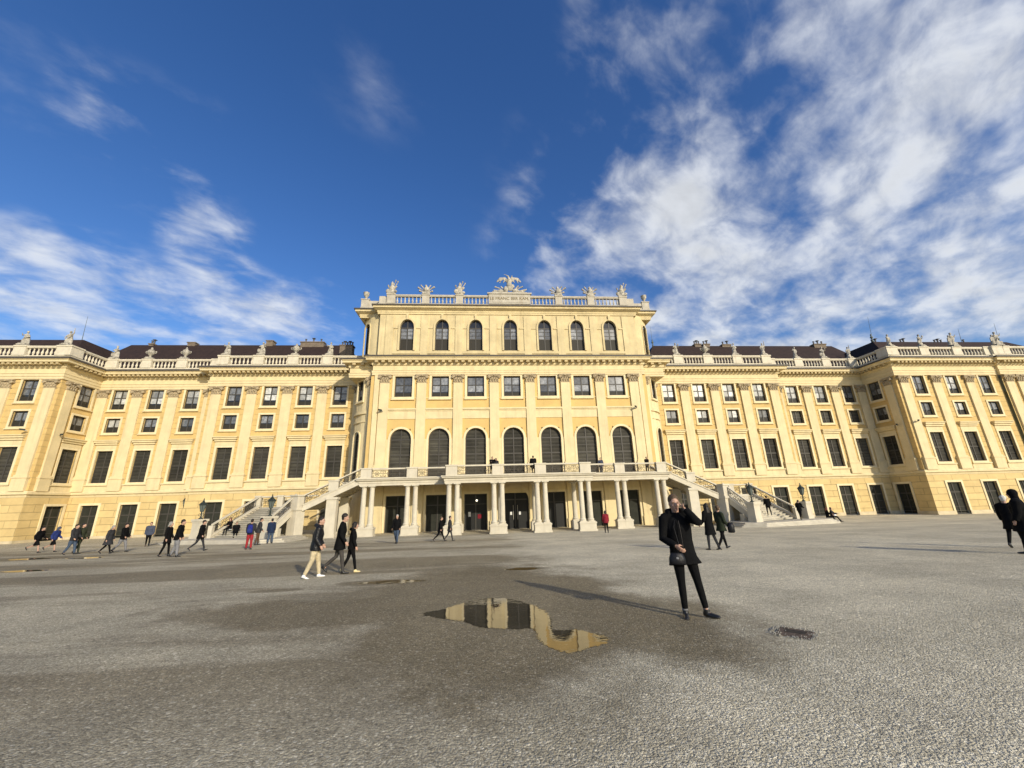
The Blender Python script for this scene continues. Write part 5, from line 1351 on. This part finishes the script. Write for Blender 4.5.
def puddle(poly, label):
    """level sheet whose 'depth' attribute (distance to the shore) lets the grit break through at the edge"""
    cx_ = sum(p[0] for p in poly)/len(poly); cy_ = sum(p[1] for p in poly)/len(poly)
    q = min(PUDDLES, key=lambda p: math.hypot(p[0]-cx_, p[1]-cy_))
    PZ = lambda x, y: 0.030*(36-q[1])-.0015*q[0]-.018*(y-q[1])+.006
    n = len(poly); sm = []
    for i in range(n):
        p0, p1, p2, p3 = [Vector(poly[(i+k-1) % n]) for k in range(4)]
        for t in (0, .25, .5, .75): sm.append(.5*((2*p1)+(p2-p0)*t+(2*p0-5*p1+4*p2-p3)*t*t+(3*p1-p0-3*p2+p3)*t**3))
    def sd(x, y):
        P = Vector((x, y)); best = 1e9; ins = False; m = len(sm)
        for i in range(m):
            a, b2 = sm[i], sm[(i+1) % m]; ab = b2-a; t = max(0, min(1, (P-a).dot(ab)/max(1e-9, ab.dot(ab))))
            best = min(best, (P-a-ab*t).length)
            if (a.y > y) != (b2.y > y) and x < (b2.x-a.x)*(y-a.y)/(b2.y-a.y)+a.x: ins = not ins
        return best if ins else -best
    x0, x1 = min(p.x for p in sm)-.12, max(p.x for p in sm)+.12; y0, y1 = min(p.y for p in sm)-.12, max(p.y for p in sm)+.12
    st_ = max(.035, (x1-x0)/70); nx_ = int((x1-x0)/st_)+2; ny_ = int((y1-y0)/st_)+2
    V = []; D = []
    for j in range(ny_):
        for i in range(nx_):
            x, y = x0+i*st_, y0+j*st_; V.append((x, y, PZ(x, y))); D.append(sd(x, y))
    Fc = [(j*nx_+i, j*nx_+i+1, (j+1)*nx_+i+1, (j+1)*nx_+i) for j in range(ny_-1) for i in range(nx_-1) if max(D[j*nx_+i], D[j*nx_+i+1], D[(j+1)*nx_+i+1], D[(j+1)*nx_+i]) > -.11]
    used = sorted({k for f in Fc for k in f}); ix = {k: i for i, k in enumerate(used)}
    me = bpy.data.meshes.new('puddle'); me.from_pydata([V[k] for k in used], [], [tuple(ix[k] for k in f) for f in Fc]); me.materials.append(WATER)
    a_ = me.attributes.new('depth', 'FLOAT', 'POINT'); a_.data.foreach_set('value', [D[k] for k in used])
    o = bpy.data.objects.new('puddle', me); link(o); tag(o, label, 'puddle', None, 'structure'); return o
PUD_MAIN = [(-4.28, 7.58), (-4.18, 7.78), (-3.94, 7.93), (-3.65, 8.31), (-3.2, 8.59), (-2.83, 8.51), (-2.45, 7.97), (-2.34, 7.7), (-2.24, 7.24), (-2.25, 6.79), (-2.32, 6.35), (-2.2, 6.26), (-2.0, 6.27), (-1.83, 6.15), (-1.67, 5.96), (-1.64, 5.76), (-1.81, 5.57), (-2.1, 5.38), (-2.32, 5.35), (-2.49, 5.61), (-2.57, 5.99), (-2.55, 6.32), (-2.62, 6.43), (-2.93, 6.45), (-3.15, 6.51), (-3.35, 6.63), (-3.58, 6.97), (-3.85, 7.15), (-4.09, 7.33)]
puddle(PUD_MAIN, 'large puddle mirroring the palace, in front of the woman')
def blobpoly(x, y, rx_, ry_, seed):
    random.seed(seed); return [(x+rx_*math.cos(a)*random.uniform(.7, 1.2), y+ry_*math.sin(a)*random.uniform(.7, 1.2)) for a in [2*PI*k/10 for k in range(10)]]
for i, (x, y, rx_, ry_) in enumerate(((-5.65, 11.4, .78, .27), (-2.1, 12.95, .52, .26), (-27.7, 24.8, 1.0, .45), (-24.2, 24.1, 1.0, .38), (-21.0, 18.0, 1.0, .30))):
    puddle(blobpoly(x, y, rx_, ry_, i), None)
random.seed(5)
dz_ = ground_z(.73, 5.54)
dr = empty('drain_grate', (.73, 5.54, dz_+.006), R(45), 'small rusty drain grate in a stone frame set in the gravel, right of the woman', 'drain'); dr.scale = (.68, .68, 1)
q = ring(MB(), [(-.29, -.27), (.27, -.29), (.30, .26), (-.26, .28)], [(-.02, -.17), (.19, -.18), (.19, .17), (-.03, .18)], 0, .010)
q.v = [(x, z, y) for x, y, z in q.v]; q.build('drain_frame', mat('reddish_drain_stone', (.13, .095, .07), .95, noise_s=14, var=.7, bump=1, bump_s=40), dr)
gb = MB()
for k in range(6): gb.box(-.01+k*.035, .006+k*.035, -.17, .17, .000, .012)
gb.build('grate_bars', mat('rusty_iron', (.07, .06, .05), .8, metal=.2, noise_s=30, var=.5), dr)
MB().box(-.02, .19, -.175, .175, -.03, -.004).build('drain_pit', M['dark'], dr)
random.seed(21); sb = MB()
for k in range(240):
    a_ = random.uniform(0, 2*PI); r_ = .27+abs(random.gauss(0, .05))*random.choice((-1.2, 1, 1)); e_ = random.uniform(.006, .014)
    x_, y_ = max(-.36, min(.36, r_*1.25*math.cos(a_))), max(-.36, min(.36, r_*1.25*math.sin(a_)))
    sb.ball((x_, y_, e_*.4+.008), (e_*random.uniform(.8, 1.5), e_, e_*.7), 6, 4)
so_ = sb.build('loose_stones', mat('loose_gravel_stone', (.34, .32, .27), .95, noise_s=40, var=.6), dr); so_['kind'] = 'stuff'

# ------------------------------------------------------------------ light, sky, camera
SUN_AZ, SUN_EL = R(29.5), R(22)            # azimuth measured from -Y (behind the camera) towards +X
to_sun = Vector((math.sin(SUN_AZ)*math.cos(SUN_EL), -math.cos(SUN_AZ)*math.cos(SUN_EL), math.sin(SUN_EL)))
sl = bpy.data.lights.new('sun', 'SUN'); sl.energy = 3.25; sl.angle = R(.5); sl.color = (1.0, .91, .74)
so = bpy.data.objects.new('sun', sl); link(so); so.rotation_euler = to_sun.to_track_quat('Z', 'Y').to_euler(); so.location = (0, 0, 80)

w = bpy.data.worlds.new('World'); sc.world = w; w.use_nodes = True
nt = w.node_tree; N = nt.nodes.new; L = nt.links.new; bg = nt.nodes['Background']
sky = N('ShaderNodeTexSky'); sky.sky_type = 'NISHITA'; sky.sun_disc = False; sky.sun_elevation = SUN_EL
sky.sun_rotation = math.atan2(to_sun.x, to_sun.y)
sky.altitude = 200; sky.air_density = 1.0; sky.dust_density = 1.1; sky.ozone_density = 2.0
tc = N('ShaderNodeTexCoord'); sp = N('ShaderNodeSeparateXYZ'); L(tc.outputs['Generated'], sp.inputs[0])
def mth(op, a, b=None, c=None, clamp=False):
    n = N('ShaderNodeMath'); n.operation = op; n.use_clamp = clamp
    for i, v in enumerate((a, b, c)):
        if v is None: continue
        if isinstance(v, (int, float)): n.inputs[i].default_value = v
        else: L(v, n.inputs[i])
    return n.outputs[0]
def rg(v, a, b, c, d, sm=True):
    r = N('ShaderNodeMapRange'); r.interpolation_type = 'SMOOTHSTEP' if sm else 'LINEAR'
    for k, q in (('From Min', a), ('From Max', b), ('To Min', c), ('To Max', d)): r.inputs[k].default_value = q
    L(v, r.inputs['Value']); return r.outputs[0]
zz = mth('MAXIMUM', sp.outputs['Z'], .02)
den = mth('ADD', zz, .10)
u = mth('DIVIDE', sp.outputs['X'], den); v = mth('DIVIDE', sp.outputs['Y'], den)
cb = N('ShaderNodeCombineXYZ'); L(u, cb.inputs['X']); L(v, cb.inputs['Y'])
def nz_(scale, det, rough, mscale=(1, 1, 1), rot=0, off=(0, 0, 0), dist=0):
    mp = N('ShaderNodeMapping'); mp.inputs['Scale'].default_value = mscale; mp.inputs['Rotation'].default_value = (0, 0, rot); mp.inputs['Location'].default_value = off
    L(cb.outputs[0], mp.inputs['Vector']); n = N('ShaderNodeTexNoise'); n.inputs['Scale'].default_value = scale; n.inputs['Detail'].default_value = det; n.inputs['Roughness'].default_value = rough; n.inputs['Distortion'].default_value = dist
    L(mp.outputs[0], n.inputs['Vector']); return n.outputs['Fac']
# where in the sky the cloud deck is dense: weights by direction
def dirw(x, y, z, lo, hi):
    d = Vector((x, y, z)).normalized(); vm = N('ShaderNodeVectorMath'); vm.operation = 'DOT_PRODUCT'; L(tc.outputs['Generated'], vm.inputs[0]); vm.inputs[1].default_value = d
    return rg(vm.outputs['Value'], math.cos(lo), math.cos(hi), 0, 1)
W = None
for (x, y, z, lo, hi, k) in ((-.63, .48, .61, 7, 1, .04), (-.57, .55, .62, 7, 1, .055), (-.49, .60, .63, 6, 1, .05), (-.52, .69, .50, 6, 1, .09), (-.57, .62, .54, 6, 1, .04), (-.23, .55, .80, 10, 1, .018), (-.18, .60, .78, 8, 1, .018),
        (-.69, .63, .33, 10, 2, .12), (-.58, .73, .36, 8, 2, .06), (-.49, .79, .35, 10, 2, .13), (-.74, .63, .24, 10, 2, .15), (-.35, .84, .40, 8, 1, .08), (-.45, .85, .25, 10, 2, .13),
        (.29, .50, .81, 12, 1, .09), (.46, .48, .75, 10, 1, .10), (.35, .68, .64, 12, 1, .11), (.17, .69, .70, 11, 1, .045), (.02, .76, .64, 9, 1, .012), (.10, .80, .58, 9, 1, .03), (.49, .64, .59, 14, 2, .10), (.40, .77, .50, 13, 2, .12), (.24, .82, .50, 11, 1, .10),
        (.74, .49, .46, 19, 3, .18), (.70, .37, .61, 16, 3, .16), (.74, .57, .36, 16, 3, .15), (.58, .68, .45, 14, 3, .10), (.49, .80, .33, 12, 3, .09), (.71, .63, .31, 12, 3, .10), (.81, .53, .26, 13, 3, .12), (.45, .87, .20, 15, 3, .13), (.62, .75, .20, 13, 3, .10)):
    q = mth('MULTIPLY', dirw(x, y, z, R(lo), R(hi)), k)
    W = q if W is None else mth('ADD', W, q)
W = mth('MINIMUM', W, .25)
den2 = mth('ADD', zz, .22)
cb2 = N('ShaderNodeCombineXYZ'); L(mth('DIVIDE', sp.outputs['X'], den2), cb2.inputs['X']); L(mth('DIVIDE', sp.outputs['Y'], den2), cb2.inputs['Y'])
def nzs(scale, det, rough, squash, rot, off, dist):
    m1 = N('ShaderNodeMapping'); m1.inputs['Rotation'].default_value = (0, 0, rot); L(cb2.outputs[0], m1.inputs['Vector'])
    m2 = N('ShaderNodeMapping'); m2.inputs['Scale'].default_value = (squash, 1, 1); m2.inputs['Location'].default_value = off; L(m1.outputs[0], m2.inputs['Vector'])
    n = N('ShaderNodeTexNoise'); n.inputs['Scale'].default_value = scale; n.inputs['Detail'].default_value = det; n.inputs['Roughness'].default_value = rough; n.inputs['Distortion'].default_value = dist
    L(m2.outputs[0], n.inputs['Vector']); return n.outputs['Fac']
n1 = nzs(4.0, 5, .50, .90, R(-35), (3.3, 1.2, 0), .2)
n2 = nzs(9.5, 6, .56, .72, R(-38), (9.0, 4.0, 0), .35)
n3 = nzs(26.0, 5, .58, .60, R(-30), (2.0, 7.0, 0), .3)
nn = mth('ADD', mth('ADD', mth('MULTIPLY', n1, .56), mth('MULTIPLY', n2, .32)), mth('MULTIPLY', n3, .12))
raw = mth('ADD', mth('ADD', mth('MULTIPLY', mth('SUBTRACT', nn, .5), 1.75), .5), W)
dens = rg(raw, .49, 1.0, 0, 1)
dens = mth('MULTIPLY', dens, rg(W, .005, .10, .0, 1))
dens = mth('MULTIPLY', dens, .94)
shade = rg(n2, .35, .65, .84, 1.03)
thick = rg(raw, .82, 1.1, 1.0, .84)
lum = mth('MULTIPLY', shade, thick)
cc = N('ShaderNodeVectorMath'); cc.operation = 'SCALE'; cc.inputs[0].default_value = (5.1, 5.3, 5.6); L(lum, cc.inputs['Scale'])
sat = N('ShaderNodeHueSaturation'); sat.inputs['Saturation'].default_value = 1.30; sat.inputs['Hue'].default_value = .513; sat.inputs['Value'].default_value = 1.02; L(sky.outputs[0], sat.inputs['Color'])
mx = N('ShaderNodeMix'); mx.data_type = 'RGBA'; L(dens, mx.inputs['Factor']); L(sat.outputs[0], mx.inputs['A']); L(cc.outputs[0], mx.inputs['B'])
L(mx.outputs['Result'], bg.inputs['Color']); bg.inputs['Strength'].default_value = .12
hd = bpy.data.cameras.new('camera'); cam = bpy.data.objects.new('camera', hd); link(cam); sc.camera = cam
hd.sensor_width = 36; hd.lens = 394.336/1024*36; hd.clip_end = 6000; hd.clip_start = .05
pi_, ya, ro = R(16.593), R(4.446), R(1.598)
f = Vector((math.sin(ya)*math.cos(pi_), math.cos(ya)*math.cos(pi_), math.sin(pi_)))
r = Vector((math.cos(ya), -math.sin(ya), 0)); uu = r.cross(f)
r2 = math.cos(ro)*r-math.sin(ro)*uu; u2 = math.sin(ro)*r+math.cos(ro)*uu
cam.matrix_world = Matrix(((r2.x, u2.x, -f.x, -3.273), (r2.y, u2.y, -f.y, 0), (r2.z, u2.z, -f.z, 2.65), (0, 0, 0, 1)))
sc.view_settings.view_transform = 'Standard'; sc.view_settings.look = 'None'; sc.view_settings.exposure = .42; sc.view_settings.gamma = 1
sc.render.engine = 'CYCLES'; sc.cycles.use_denoising = True; sc.cycles.use_adaptive_sampling = False; sc.cycles.sample_clamp_indirect = 1.2; sc.cycles.caustics_reflective = False; sc.cycles.caustics_refractive = False; sc.cycles.blur_glossy = 1.0; sc.cycles.max_bounces = 6
